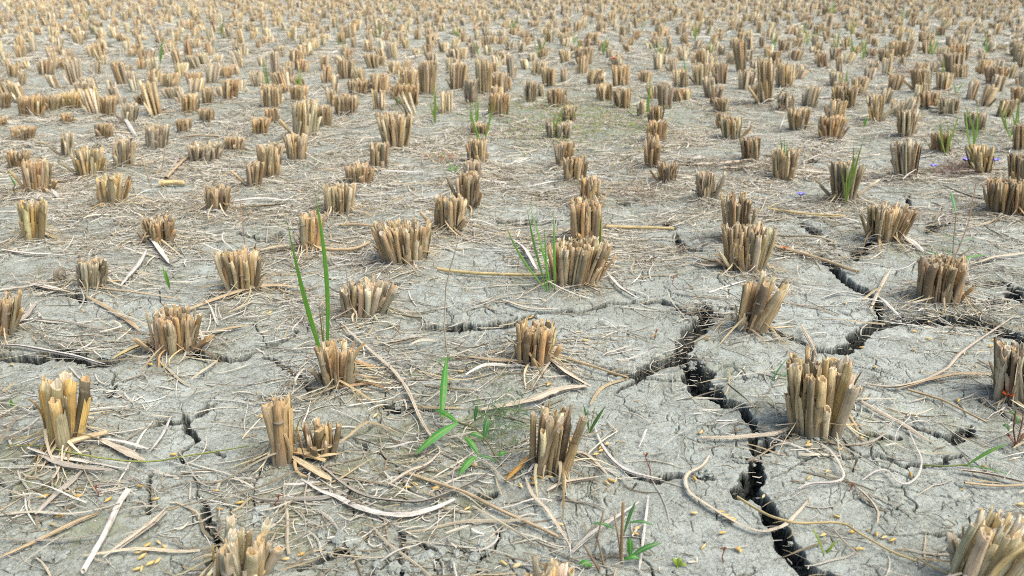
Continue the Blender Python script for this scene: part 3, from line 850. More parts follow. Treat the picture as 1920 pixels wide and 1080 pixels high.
# ---------------------------------------------------------------- measured clumps
NEAR_PARTS = 50
def dist_lod(y):
    return 0 if y < 1.55 else (1 if y < 3.2 else 2)
clump_objs = []
for idx, g in enumerate(TG):
    r = np.random.default_rng(100 + idx)
    z0 = float(H0(g['x'], g['y'])[0])
    org = (g['x'], g['y'], z0)
    diam = 0.0088 if g['y'] < 1.1 else 0.0082
    if idx in (11, 12, 13, 1): diam = 0.0108
    if idx == 5: diam = .0092
    if idx == 8: diam = .010
    lod = dist_lod(g['y'])
    if idx in NAMES: lab = NAMES[idx][0]
    else:
        q = nearest_named(g['px'], g['py'], idx)
        rel = side(g['px'], g['py'], q)
        hw = g['h'] / (2 * g['rt'])
        shape = 'tall narrow' if hw > 1.5 else 'upright' if hw > 1.15 else 'squat' if hw < .75 else 'small'
        lean = ' leaning right' if g['tx'] > .008 else ' leaning left' if g['tx'] < -.008 else ''
        hb = 'upper left' if g['px'] < 640 else 'upper middle' if g['px'] < 1280 else 'upper right'
        lab = uniq([f"{shape} {PALW[g['pal']]} clump{lean} {rel} {NAMES[q][1]}",
                    f"{shape} {PALW[g['pal']]} clump{lean}, second one {rel} {NAMES[q][1]}",
                    f"{shape} {PALW[g['pal']]} clump, third one {rel} {NAMES[q][1]}",
                    f"{shape} {PALW[g['pal']]} clump, fourth one {rel} {NAMES[q][1]}",
                    f"{shape} {PALW[g['pal']]} stubble clump among the crowded rows at {hb}"])
    if g['y'] < 1.75:
        root = bpy.data.objects.new('stubble_clump', None)
        root.empty_display_size = 0.02
        root.location = org
        link(root)
        if idx == 4:      # two tall stalks and a short broken bunch in one clump
            ga = dict(g); xa, ya = at(527, 884); ga.update(x=xa, y=ya + .012, rb=.012, ry=.011, rt=.0145, tx=.0, pal='B')
            gb = dict(g); xb, yb = at(594, 868); gb.update(x=xb, y=yb + .014, rb=.017, ry=.013, rt=.024, tx=.004, h=topheight(594, 798, yb + .014)[1], pal='b')
            sl = stalk_list(ga, r, .0115)[:8] + stalk_list(gb, r, .0085)
        else:
            sl = stalk_list(g, r, diam)
        for b, t, rr in sl:
            mb = MB()
            one_stalk(mb, b, t, diam * float(np.clip(r.lognormal(-.1, .28), .5, 1.45)), g['pal'], lod, r)
            mb.build('stalk', M_STALK, root, org)
        # flat torn sheaths standing against the outside
        for j in range(r.integers(3, 8)):
            a = r.uniform(0, 6.28); ca, sa = math.cos(a), math.sin(a); hh = (g['h'] - z0) * r.uniform(.35, 1.05)
            s = np.linspace(0, 1, 8); peel = r.uniform(0, .012) * s ** 3 * (2 if r.random() < .25 else 1)
            sp = g['rb'] + (g['rt'] - g['rb']) * s * hh / max(g['h'] - z0, .01)
            gx = g['x'] if idx != 4 else (ga if r.random() < .5 else gb)['x']; gr = sp if idx != 4 else sp * 0 + .015
            P = np.stack([gx + (g['tx'] if idx != 4 else 0) * s * hh / max(g['h'] - z0, .01) + ca * (gr * .93 + peel), g['y'] + sa * (g['ry'] * (.9 + .2 * s) + peel), z0 - .003 + hh * s - peel * .5], 1)
            mb = MB(); w = r.uniform(.003, .007)
            ribbon(mb, P, w * (1 - .25 * s) * (1 + .1 * r.normal(0, 1, 8)), pick(g['pal'] if r.random() < .6 else 'p', r), up=(ca, sa, .05), fold=.28, twist=r.normal(0, .3), r=r, uo=0)
            mb.build('leaf_sheath', M_STALK, root, org, smooth=False)
        # dead leaf strips at the foot
        mb = MB()
        for j in range(r.integers(14, 24)):
            a = r.uniform(0, 6.28); L = r.uniform(.02, .07)
            X, Y, s = ground_blade(r, g['x'] + g['rb'] * .85 * math.cos(a), g['y'] + g['ry'] * .85 * math.sin(a), a + r.normal(0, .9), L, 0, 7, .5)
            Z = H0(X, Y) + .003 + r.uniform(.0, .02) * (1 - s) ** 2 + r.uniform(0, .006) * np.sin(s * 3.1)
            ribbon(mb, np.stack([X, Y, Z], 1), r.uniform(.0008, .0042) * np.sqrt(np.clip(1.05 - s, 0, 1)), pick('p' if r.random() < .6 else g['pal'], r), fold=.3, twist=r.normal(0, .8), r=r)
        mb.build('dead_leaves', M_LITTER, root, org)
        o = root
    else:
        mb = MB()
        clump_mesh(mb, g, r, lod, diam if lod < 2 else .011)
        o = mb.build('stubble_clump', M_STALK, None, org)
    tag(o, lab, 'stubble clump', 'cut rice stubble clumps in rows')

# ---------------------------------------------------------------- clumps of the rows behind: single ones, then the mass
def far_geo(s, r):
    h = float(np.clip(r.lognormal(math.log(.060 if s[1] > 3 else .070), .24), .034, .115))
    rb = r.uniform(.016, .029)
    z0 = float(H0(s[0], s[1])[0])
    return dict(x=s[0], y=s[1], rb=rb, ry=rb * .8, h=h + z0, tx=r.normal(0, .010), rt=rb * r.uniform(1.05, 1.5), pal=r.choice(list('tbgptpg')), px=s[2], py=s[3])

inframe = [s for s in far_spots if -10 < s[2] < 1930]
single = inframe[:max(0, 300 - len(TG))]
sset = set((s[0], s[1]) for s in single)
REG = ['far left', 'left of the middle', 'middle', 'right of the middle', 'far right']
for s in single:
    r = np.random.default_rng(int(abs(s[0] * 9973) + s[1] * 7919))
    g = far_geo(s, r)
    mb = MB(); org = (g['x'], g['y'], float(H0(g['x'], g['y'])[0]))
    clump_mesh(mb, g, r, 2, .011)
    o = mb.build('stubble_clump', M_STALK, None, org)
    reg = REG[int(np.clip(s[2] / 384, 0, 4))]
    band = 'nearer' if s[3] > 140 else 'farther'
    hh = 'tall' if g['h'] > .105 else 'low' if g['h'] < .075 else 'middling'
    tag(o, f"{hh} {PALW[g['pal']]} stubble clump in the {band} crowded rows at the {reg}", 'stubble clump', 'cut rice stubble clumps in rows')
mass = MB()
for s in far_spots:
    if (s[0], s[1]) in sset: continue
    r = np.random.default_rng(int(abs(s[0] * 9973) + s[1] * 7919))
    g = far_geo(s, r)
    if s[1] < 3.0:
        clump_mesh(mass, g, r, 2, .011)
    else:
        clump_mesh(mass, g, r, 2, .013 if s[1] < 8 else .017)
o = mass.build('stubble_field', M_STALK)
tag(o, 'far rows of cut stubble merging into one tan mass', 'stubble', kind='stuff')
print('tufts', len(TG), 'far', len(far_spots), 'mass verts', mass.n)

# ---------------------------------------------------------------- straw litter
def ribbons_batch(mb, n, ymin, ymax, k, Lr, Wr, cols, lift, seed, dens_pow=1.0, curl=1.0, clumpy=True):
    r = np.random.default_rng(seed)
    # uniform over the ground seen (a wedge in front of the camera)
    X0 = []; Y0 = []
    need = n
    while need > 0:
        yy = np.sqrt(r.uniform(ymin ** 2, ymax ** 2, need * 3)); xx = r.uniform(-1, 1, need * 3) * (0.8 * yy + .25)
        px, py = to_px(xx, yy)
        d = density(px, py) ** dens_pow
        if clumpy:
            d = d * np.clip(.58 + 1.9 * perlin(xx * 6 + 50, yy * 6), .12, 1.4)
        d = d + .45 * near_clump(xx, yy, .045) * (yy < 3.3)
        ok = r.random(need * 3) * 1.2 < d
        X0.append(xx[ok][:need]); Y0.append(yy[ok][:need]); need -= len(X0[-1])
    x0, y0 = np.concatenate(X0), np.concatenate(Y0)
    n = len(x0)
    s = np.linspace(0, 1, k)[None]
    L = np.exp(r.uniform(np.log(Lr[0]), np.log(Lr[1]), (n, 1)))
    ang = r.uniform(0, 6.28, (n, 1))
    ang = np.where(r.random((n, 1)) < .45, r.normal(0, .4, (n, 1)) + (r.random((n, 1)) < .5) * np.pi, ang)
    cv = r.standard_t(3, (n, 1)) * .30 * curl
    a = ang + cv * s * 1.4 + curl * .14 * r.normal(0, 1, (n, 1)) * np.sin(s * 7 + r.uniform(0, 6, (n, 1)))
    kink = r.random((n, 1)) < .2
    a = a + kink * (s > r.uniform(.3, .7, (n, 1))) * r.normal(0, 1.2, (n, 1))
    st = L / (k - 1)
    X = x0[:, None] + np.concatenate([np.zeros((n, 1)), np.cumsum(np.cos(a[:, :-1]) * st, 1)], 1)
    Y = y0[:, None] + np.concatenate([np.zeros((n, 1)), np.cumsum(np.sin(a[:, :-1]) * st, 1)], 1)
    Z = base_height(X.ravel(), Y.ravel()).reshape(n, k)
    h = np.abs(r.normal(0, 1, (n, 1))) * lift
    Z = Z + .0012 + h * (.5 + .5 * np.sin(s * r.uniform(1, 4, (n, 1)) + r.uniform(0, 6, (n, 1)))) + (r.random((n, 1)) < .07) * s ** 2 * L * .25
    W = np.exp(r.uniform(np.log(Wr[0]), np.log(Wr[1]), (n, 1))) * (0.55 + .45 * np.sin(np.clip(s * 2.6 + .45, 0, 3.0)))
    TX = np.gradient(X, axis=1); TY = np.gradient(Y, axis=1); tl = np.hypot(TX, TY) + 1e-9
    SX, SY = TY / tl, -TX / tl
    tw = r.normal(0, .35, (n, 1)) + s * r.normal(0, .9, (n, 1))
    c, sn = np.cos(tw), np.sin(tw)
    hw = W / 2
    V = np.stack([
        np.stack([X - SX * hw * c, Y - SY * hw * c, Z - hw * sn + hw * .15], -1),
        np.stack([X - SX * hw * .35 * sn, Y - SY * hw * .35 * sn, Z + hw * .45 * c + hw * .3], -1),
        np.stack([X + SX * hw * c, Y + SY * hw * c, Z + hw * sn + hw * .15], -1)], 2)      # n,k,3,3
    pal = np.array(cols)
    C = pal[r.integers(len(pal), size=n)] * (1 + r.normal(0, .12, (n, 1)))
    C = np.repeat(np.clip(C, .03, .8), k * 3, 0)
    uo = r.uniform(0, 60, (n, 1))
    LL = s * L
    UV = np.stack([np.broadcast_to(np.array([0, .5, 1])[None, None] + uo[:, :, None], (n, k, 3)), np.repeat((LL + uo)[:, :, None], 3, 2)], -1)
    i = np.arange(k - 1) * 3
    f = np.vstack([np.stack([i, i + 1, i + 4, i + 3], 1), np.stack([i + 1, i + 2, i + 5, i + 4], 1)])
    F = (f[None] + (np.arange(n) * k * 3)[:, None, None]).reshape(-1, 4)
    mb.add(V.reshape(-1, 3), F, UV.reshape(-1, 2), C)

LIT = [(.62, .59, .48), (.70, .67, .58), (.66, .62, .50), (.56, .52, .41), (.50, .44, .31), (.46, .375, .22), (.42, .395, .33), (.62, .575, .45), (.30, .255, .17), (.70, .67, .58), (.48, .45, .37), (.24, .2, .13)]
mb = MB()
ribbons_batch(mb, 21000, .5, 2.0, 8, (.012, .085), (.0006, .0024), LIT + [(.2, .17, .12), (.25, .2, .13)], .0045, 11)
ribbons_batch(mb, 900, .5, 2.2, 10, (.03, .14), (.0022, .0046), LIT[3:], .008, 12)
ribbons_batch(mb, 14000, 1.3, 2.6, 6, (.015, .10), (.001, .0030), LIT, .005, 15)
ribbons_batch(mb, 32000, 1.8, 5.0, 4, (.02, .12), (.0014, .0042), LIT, .007, 13)
ribbons_batch(mb, 34000, 4.3, 14.0, 3, (.05, .2), (.004, .010), LIT, .015, 14)
o = mb.build('straw_litter', M_LITTER, smooth=False)
tag(o, 'loose bleached straw and leaf scraps strewn over the mud', 'straw litter', kind='stuff')
mb = MB()
CH = LIT + [(.50, .36, .12), (.20, .16, .10), (.16, .14, .10), (.26, .2, .12)]
ribbons_batch(mb, 22000, .5, 1.7, 4, (.002, .013), (.0004, .0014), CH, .0012, 21, dens_pow=.5)
ribbons_batch(mb, 9000, 1.6, 3.5, 3, (.004, .02), (.001, .0025), CH, .002, 22, dens_pow=.5)
o = mb.build('straw_chaff', M_LITTER)
tag(o, 'fine chaff and broken straw crumbs scattered over the mud', 'chaff', kind='stuff')

# ---------------------------------------------------------------- single straws that can be told apart
# points (pixels), width (pixels), colour, kind: s strap, t tube, g green-yellow stem
W_, T_, G_, Y_, O_ = (.68, .64, .56), (.52, .40, .24), (.42, .38, .31), (.58, .46, .22), (.52, .29, .07)
P_ = (.60, .52, .39)
STRAWS = [
 ([(650,623),(683,657),(730,697),(763,733),(790,790),(827,850)], 9, P_, 's', 'long pale strap slanting from the low grey clump towards the green weed'),
 ([(827,850),(800,880),(765,895),(728,913)], 8, P_, 's', 'folded-back end of pale straw below the green weed'),
 ([(567,909),(598,926),(635,937),(663,954),(705,971),(761,974),(817,960),(854,946)], 11, W_, 's', 'broad whitish bow-shaped strap in front of the uneven clump, lower of two'),
 ([(604,884),(649,915),(694,937),(733,946),(789,949),(846,932),(890,912),(924,890)], 9, G_, 's', 'greyish bow-shaped strap in front of the uneven clump, upper of two'),
 ([(767,895),(860,929),(944,968),(1020,1002),(1048,1014)], 10, T_, 't', 'long straight hollow straw lying left of the frayed tips at the bottom edge'),
 ([(1196,952),(1117,1005),(1061,1053)], 12, W_, 's', 'broad white strap slanting behind the small green weed at the bottom'),
 ([(1215,940),(1207,1005),(1198,1078)], 5, W_, 's', 'thin white straw running down to the bottom edge by the small weed'),
 ([(1328,873),(1314,890),(1288,904),(1283,921),(1294,943),(1336,971),(1384,999),(1426,1016),(1460,1011)], 8, P_, 's', 'hooked pale strap lying left of the deep crack'),
 ([(1380,946),(1422,977),(1450,994),(1492,1005),(1571,1005),(1605,1027),(1661,1061),(1712,1080)], 7, Y_, 't', 'long yellowish stem crossing the deep crack at the bottom'),
 ([(1518,952),(1492,982),(1464,1008),(1422,1016)], 6, P_, 's', 'thin bent straw bridging the deep crack near the bottom'),
 ([(1703,814),(1715,845),(1726,873),(1717,904),(1698,921),(1678,918),(1661,898),(1639,898),(1613,915)], 5, W_, 's', 'white hook-shaped curl on bare mud at the right'),
 ([(1523,850),(1554,867),(1571,892),(1577,915),(1560,926),(1515,929),(1492,937)], 5, W_, 's', 'thin white wavy straw in front of the biggest stubble clump'),
 ([(1588,915),(1625,949),(1642,977),(1640,1002)], 5, P_, 's', 'short bent pale leaf on bare mud below the white hook'),
 ([(1597,760),(1647,787),(1689,805),(1751,839)], 7, P_, 's', 'straight pale strap pointing right from the biggest stubble clump'),
 ([(1897,600),(1807,667),(1763,713),(1680,737),(1607,730)], 8, P_, 's', 'long pale straw curving from the right edge towards the biggest clump'),
 ([(1853,718),(1763,723),(1680,740)], 7, T_, 's', 'tan straw joining the clump with the orange petal'),
 ([(1700,740),(1763,760),(1847,800)], 6, T_, 't', 'thin tan stem slanting down between the biggest clump and the right edge'),
 ([(1500,620),(1513,653),(1530,690)], 8, P_, 's', 'pale strap standing on end behind the biggest stubble clump'),
 ([(1640,560),(1664,584),(1687,607)], 6, W_, 's', 'short white straw across the curved crack at the right'),
 ([(1540,563),(1580,553),(1630,563)], 6, W_, 's', 'white curved leaf between the leaning clump and the curved crack'),
 ([(1480,823),(1447,837),(1380,843),(1313,840)], 9, P_, 's', 'broad pale straw bridging the crack left of the biggest clump'),
 ([(1567,773),(1587,800),(1607,827)], 9, T_, 't', 'short brown stalk fallen to the right of the biggest clump'),
 ([(1447,463),(1521,480),(1608,515)], 8, T_, 't', 'straight hollow straw slanting over the small crack right of the centre'),
 ([(1135,426),(1200,428),(1263,431)], 9, Y_, 't', 'short straight yellowish straw pointing right from the tangled orange clump'),
 ([(1013,683),(1053,713),(1107,740)], 15, P_, 's', 'wide folded pale strap right of the orange-brown centre clump'),
 ([(1107,737),(1047,747),(997,760),(900,773)], 13, P_, 's', 'wide lying strap below the orange-brown centre clump'),
 ([(1043,690),(1113,703),(1177,720)], 7, T_, 't', 'thin straight straw pointing right from the orange-brown centre clump'),
 ([(1043,690),(1020,716),(997,743)], 5, P_, 's', 'thin straw crossing the wide folded pale strap'),
 ([(880,683),(930,697),(980,703)], 8, T_, 's', 'brownish leaf lying left of the orange-brown centre clump'),
 ([(943,570),(990,587),(1047,590)], 6, P_, 's', 'curved pale straw above the narrow central crack'),
 ([(0,660),(67,665),(133,677),(200,693)], 8, W_, 's', 'white straw lying along the dark crack at the left edge'),
 ([(57,540),(100,557),(150,567)], 6, P_, 's', 'pale straw left of the small clump beside the snail shell'),
 ([(167,570),(207,587),(247,610),(263,623)], 8, T_, 's', 'tan bowed straw reaching the ragged brown clump'),
 ([(343,584),(422,561),(513,540),(560,535)], 9, T_, 's', 'long tan straw across the foot of the fan-shaped clump'),
 ([(380,627),(425,620),(467,613)], 6, T_, 's', 'thin tan straw right of the ragged brown clump'),
 ([(213,683),(250,668),(287,653)], 13, Y_, 's', 'short broad yellowish sheath at the foot of the ragged brown clump'),
 ([(363,603),(377,630),(383,657)], 6, W_, 's', 'white leaf hanging at the right side of the ragged brown clump'),
 ([(0,645),(40,623),(73,577)], 10, G_, 's', 'grey leaf fanning up from the clump at the left edge'),
 ([(127,860),(160,850),(207,833)], 14, T_, 't', 'thick tan stalk fallen at the foot of the tall yellow clump'),
 ([(242,932),(225,960),(197,1019),(160,1085)], 15, W_, 't', 'thick white straw slanting to the bottom left edge'),
 ([(0,1016),(84,1022),(155,1019),(208,1011)], 6, G_, 's', 'greyish straw crossed by the thick white one at bottom left'),
 ([(318,957),(281,997),(197,1058)], 9, P_, 's', 'split pale leaf right of the thick white straw at bottom left'),
 ([(0,850),(84,864),(169,873),(281,878),(380,862),(489,842)], 4, (.30,.34,.08), 's', 'long thin green-yellow stem below the tall yellow clump'),
 ([(155,788),(152,836),(127,870),(93,915),(0,935)], 6, P_, 's', 'kinked straw leaning on the tall yellow clump'),
 ([(68,867),(112,884),(158,892),(214,892)], 13, G_, 's', 'broad grey leaf lying below the green-yellow stem'),
 ([(194,845),(239,859),(276,876)], 14, P_, 's', 'broad pale split sheath right of the tall yellow clump'),
 ([(197,842),(240,846),(281,853)], 8, W_, 's', 'white strap behind the broad pale sheath by the tall yellow clump'),
 ([(68,971),(104,937),(135,915),(160,892)], 10, G_, 's', 'grey straw slanting at the bottom left below the broad grey leaf'),
 ([(323,791),(307,828),(284,856)], 6, W_, 's', 'thin white straw left of the short black crack'),
 ([(0,1056),(70,1022),(141,988),(197,968)], 6, T_, 's', 'long thin tan straw in the bottom left corner'),
 ([(276,477),(259,508),(228,547)], 11, W_, 's', 'broad white leaf below the brown clump with white leaves, left of two'),
 ([(281,455),(298,474),(318,497)], 10, W_, 's', 'short white leaf at the foot of the brown clump, right of two'),
 ([(6,480),(60,483),(124,486)], 7, W_, 's', 'white straight straw below the tall yellowish clump at the left'),
 ([(56,539),(93,550),(127,562)], 7, W_, 's', 'white strap below the snail shell'),
 ([(160,557),(250,556),(343,561)], 6, T_, 's', 'long thin straw below the clump beside the snail shell'),
 ([(820,511),(902,519),(997,525),(1035,526)], 8, Y_, 't', 'long yellowish straw reaching the clump with thin green shoots'),
 ([(581,472),(654,470),(694,455)], 9, T_, 't', 'tan hollow straw at the foot of the narrow orange clump'),
 ([(480,472),(515,470),(545,466)], 8, T_, 's', 'tan strap left of the narrow orange clump'),
 ([(635,424),(676,425),(716,427)], 6, T_, 't', 'thin straight straw between the tan clump and the flared one'),
 ([(965,452),(988,480),(1007,514)], 11, W_, 's', 'broad white leaf left of the thin green shoots'),
 ([(1139,522),(1159,547),(1196,570)], 7, W_, 's', 'white curved leaf right of the clump with thin green shoots'),
 ([(1047,531),(1089,547),(1134,562)], 7, P_, 's', 'pale strap in front of the clump with thin green shoots'),
 ([(1439,396),(1521,410),(1585,410)], 9, Y_, 's', 'yellowish strap in front of the clump with green stems'),
 ([(1658,443),(1689,457),(1709,469),(1729,483)], 12, W_, 's', 'broad whitish sheath at the foot of the splayed clump'),
 ([(1816,502),(1870,490),(1925,478)], 6, P_, 's', 'pale straw behind the clump on the curved crack'),
 ([(277,223),(305,212),(337,200)], 7, W_, 's', 'pale straight straw in the stubble at upper left'),
 ([(313,343),(338,320),(360,300)], 8, T_, 't', 'tan straw leaning on the low wide grey clump'),
 ([(233,227),(245,243),(257,260)], 7, W_, 's', 'short white leaf slanting among the clumps at upper left'),
 ([(333,257),(375,256),(417,255)], 6, T_, 's', 'horizontal tan straw behind the low wide grey clump'),
 ([(1520,188),(1567,187)], 6, W_, 's', 'short pale straw in the rows at the upper right'),
 ([(1610,167),(1650,166),(1687,165)], 6, P_, 's', 'horizontal straw on bare mud at the upper right'),
 ([(1737,207),(1752,213),(1772,215)], 9, W_, 's', 'bright white curled sheath among the clumps at upper right'),
 ([(1293,313),(1363,310),(1423,303)], 7, P_, 's', 'long pale straw behind the upright grey clump'),
 ([(1350,318),(1390,316),(1425,309)], 8, P_, 's', 'shorter broad straw just below the long pale one behind the upright clump'),
 ([(543,862),(575,866),(612,876)], 17, (.56,.42,.22), 's', 'broad tan sheath at the foot of the uneven clump, upper one'),
 ([(552,872),(585,892),(622,910)], 20, (.58,.47,.29), 's', 'broad torn pale sheath at the foot of the uneven clump, lower one'),
 ([(594,872),(615,868),(638,860)], 15, (.56,.44,.25), 's', 'short broad sheath pointing right under the short broken bunch'),
 ([(946,916),(970,898),(994,874)], 13, O_, 's', 'bright orange sheath at the foot of the hollow-stalked clump'),
 ([(666,686),(682,694),(705,700)], 11, (.48,.31,.14), 's', 'tan leaf sticking out right of the clump with the twin-leaf shoot'),
 ([(1064,862),(1100,868),(1140,905)], 7, P_, 's', 'pale straw right of the hollow-stalked clump'),
 ([(990,902),(1010,880),(1032,870)], 7, W_, 's', 'white straw leaning on the front of the hollow-stalked clump'),
 ([(985,910),(1000,945),(1030,975),(1070,1030)], 7, P_, 's', 'pale strap running down from the hollow-stalked clump'),
 ([(1025,935),(1060,920),(1135,905)], 7, P_, 's', 'bowed pale straw below the hollow-stalked clump'),
 ([(1115,812),(1130,850),(1170,890),(1240,912)], 5, W_, 's', 'thin white straw reaching the small crack right of the front centre clump'),
 ([(1300,485),(1345,500),(1372,486)], 8, T_, 's', 'tan straw in the bundle left of the clump, upper one'),
 ([(1298,500),(1330,506),(1368,498)], 7, P_, 's', 'pale straw in the bundle left of the clump, lower one'),
 ([(1630,590),(1650,545),(1668,510)], 7, P_, 's', 'pale straw standing left of the clump on the curved crack'),
 ([(468,480),(560,468)], 5, T_, 's', 'thin straw behind the tan strap left of the narrow orange clump'),
 ([(60,345),(110,350),(150,342)], 7, P_, 's', 'pale straw behind the lone yellow-tan clump'),
 ([(430,385),(480,380),(530,382)], 7, W_, 's', 'white flat straw in the stack right of the short clump, upper one'),
 ([(440,398),(490,396),(540,392)], 8, Y_, 's', 'yellowish flat straw in the stack right of the short clump, lower one'),
 ([(1790,885),(1850,895),(1930,915)], 9, P_, 's', 'broad pale strap reaching the right edge below the green grass stem'),
 ([(1806,913),(1860,919),(1925,917)], 6, T_, 't', 'thin brown stem above the corner clump at the right edge'),
 ([(300,355),(348,352)], 11, Y_, 't', 'short thick yellow piece of straw behind the short clump'),
 ([(100,368),(114,384)], 9, W_, 's', 'short white scrap right of the tall yellowish clump'),
]
def densify(pts, n):
    P = np.array([at(*p) for p in pts])
    if len(P) == 2: P = np.array([P[0], P.mean(0), P[1]])
    # Catmull-Rom through the points
    Q = np.vstack([2 * P[0] - P[1], P, 2 * P[-1] - P[-2]])
    out = []
    for i in range(1, len(Q) - 2):
        for t in np.linspace(0, 1, n, endpoint=False):
            a, b, c, d = Q[i - 1], Q[i], Q[i + 1], Q[i + 2]
            out.append(.5 * ((2 * b) + (-a + c) * t + (2 * a - 5 * b + 4 * c - d) * t * t + (-a + 3 * b - 3 * c + d) * t ** 3))
    out.append(P[-1])
    return np.array(out)

for i, (pts, w, col, kind, lab) in enumerate(STRAWS):
    r = np.random.default_rng(500 + i)
    P = densify(pts, 5)
    k = len(P); s = np.linspace(0, 1, k)
    mpx = np.mean([p[0] for p in pts]); mpy = np.mean([p[1] for p in pts])
    X, Y = P[:, 0], P[:, 1]
    dep = np.mean(Y) * CP + CAM_H * SP
    ww = w / FPX * dep * (.8 if w <= 8 and len(pts) > 4 else .92)
    z = H0(X, Y)
    z = np.convolve(np.pad(z, 3, 'edge'), np.ones(7) / 7, 'valid')
    z = np.maximum(z, H0(X, Y)) + .004 + ww * .3 + .004 * np.sin(s * 3.1) * r.random()
    P3 = np.stack([X, Y, z], 1)
    mb = MB(); col = np.array(col) * (1 + r.normal(0, .05))
    if kind == 't':
        tube(mb, P3, np.full(k, ww / 2) * (1 - .25 * s), col, 8, flat=.8, jag=.002, hollow=.008, ridge=.06, slant=.5, r=r)
        o = mb.build('straw_stem', M_LITTER, None, tuple(P3[0]))
    else:
        wid = ww * 1.05 * np.clip(np.sin(np.pi * (s * .92 + .05)), 0, 1) ** .45 * (1 + .12 * r.normal(0, 1, k))
        ribbon(mb, P3, wid, col * .93, fold=.16, twist=r.normal(0, .35), r=r)
        # a second layer: the split other edge of the blade
        ribbon(mb, P3[1:-1] + np.array([0, 0, -.0012]) + r.normal(0, .0008, 3), wid[1:-1] * .8, col * .85, fold=-.15, twist=r.normal(0, .5), r=r)
        o = mb.build('dry_leaf', M_LITTER, None, tuple(P3[0]), smooth=False)
    tag(o, lab, 'straw', 'straws lying on the mud')

# ---------------------------------------------------------------- fallen rice grains
GRAINS = [(x / 3.556, 780 + y / 3.556) for x, y in [(1440,510),(1465,632),(405,677),(370,790),(350,730),(1060,860),(990,885),(925,940),(955,970),(1035,912),(1080,910),(1010,1010),(1060,990),(950,1045),(920,1050),(1100,890),(990,925),(730,585),(530,555),(300,545),(1160,280),(1600,585),(935,480),(800,468),(1040,575)]]
GRAINS += [(480 + x / 3.556, 780 + y / 3.556) for x, y in [(1450,340),(1410,635),(1740,1020),(1700,420),(1200,495),(1060,465),(1010,485),(200,980),(300,940),(1650,1000),(345,550)]]
GRAINS += [(920 + x / 3.556, 780 + y / 3.556) for x, y in [(735,265),(700,290),(775,220),(800,462),(770,478),(830,458),(1355,460),(1350,682),(1520,680),(1560,700),(1590,720),(1610,735),(1540,812),(1415,893),(1650,930),(975,760),(962,790),(175,1020),(280,465),(340,460),(390,455),(290,490),(200,495),(1390,160),(455,737)]]
GRAINS += [(1380 + x / 3.556, 780 + y / 3.556) for x, y in [(830,182),(470,245),(470,265),(690,270),(600,415),(475,465),(660,718),(805,955),(920,860),(970,880),(1025,900),(765,830),(1620,655),(1890,608),(15,930),(1660,348),(1160,410),(570,848),(175,585)]]
GRAINS += [(1280 + x / 3, 540 + y / 3) for x, y in [(1298,266),(1378,210),(1700,245),(1745,300),(1375,308),(1290,382),(1335,498),(1075,480),(1020,653),(1545,660),(995,592),(915,100),(1730,340),(1640,470),(1000,370)]]
GRAINS += [(880 + x / 3, 540 + y / 3) for x, y in [(1300,852),(1030,292),(650,322),(445,578),(740,925),(420,97),(355,180),(340,190),(1335,312),(605,268)]]
GRAINS += [(480 + x / 3, 540 + y / 3) for x, y in [(1645,575),(670,710),(1150,485),(1225,1000),(1850,60),(30,735),(500,240),(575,235),(70,120)]]
GRAINS += [(x / 3, 540 + y / 3) for x, y in [(850,455),(920,462),(730,155),(1515,118),(1475,735),(70,445)]]
for i, (px, py) in enumerate(GRAINS):
    r = np.random.default_rng(900 + i)
    X, Y = at(px, py)
    mb = MB(); a = r.normal(.2, .7); L = r.uniform(.0075, .0100); rr = r.uniform(.0015, .0019)
    d = np.array([math.cos(a), math.sin(a), r.normal(0, .12)])
    c = np.array([X, Y, float(H0(X, Y)[0]) + rr * 1.6])
    s = np.linspace(-1, 1, 9)
    P = c + d * (s * L / 2)[:, None]
    col = np.array([(.55, .36, .09), (.56, .41, .15), (.58, .44, .20), (.50, .31, .08)][r.integers(4)])
    tube(mb, P, rr * np.clip(1.0 - s ** 2, .03, 1) ** .8, col, 8, flat=.75, ridge=.03, r=r)
    o = mb.build('rice_grain', M_GRAIN, None, tuple(c))
    q = nearest_named(px, py)
    lab = uniq([f"yellow rice grain lying {side(px, py, q)} {NAMES[q][1]}",
                f"yellow rice grain, {'nearer' if py > TG[q]['py'] else 'farther'} one {side(px, py, q)} {NAMES[q][1]}",
                f"one of several yellow rice grains {side(px, py, q)} {NAMES[q][1]}"])
    tag(o, lab, 'rice grain', 'fallen rice grains')

# ---------------------------------------------------------------- green shoots and weeds
GR = [(.09, .32, .03), (.13, .38, .04), (.16, .40, .05), (.08, .27, .03)]
def up_blade(mb, base, tippx, wpx, col, r, sag=.0, k=12, dy=0.0, tipcol=None, bow=0.0):
    """blade from a ground point up to the pixel of its tip (in the plane of its root, dy nearer or farther)"""
    bx, by = base
    z0 = float(H0(bx, by)[0])
    tx, tz = topheight(tippx[0], tippx[1], by + dy)
    s = np.linspace(0, 1, k)
    w = wpx / FPX * (by * CP + CAM_H * SP)
    side_ = bow * np.sin(s * np.pi)
    X = bx + (tx - bx) * (s ** 1.25) + side_
    Z = z0 - .002 + (tz - z0) * s + sag * np.sin(s * np.pi)
    Y = by + dy * s ** 1.5
    P = np.stack([X, Y, Z], 1)
    W = w * .66 * (.22 + .78 * np.sin(np.pi * np.clip(s * .95, 0, 1))) * (1 - s ** 5) + w * .03
    C = np.tile(col, (k * 3, 1))
    if tipcol is not None:
        m = np.repeat(sstep(.8, 1, s), 3)[:, None]; C = C * (1 - m) + np.array(tipcol) * m
    ribbon(mb, P, W, C, up=(0, -1, .3), fold=.22, twist=r.normal(0, .5), r=r, uo=0)
    return P

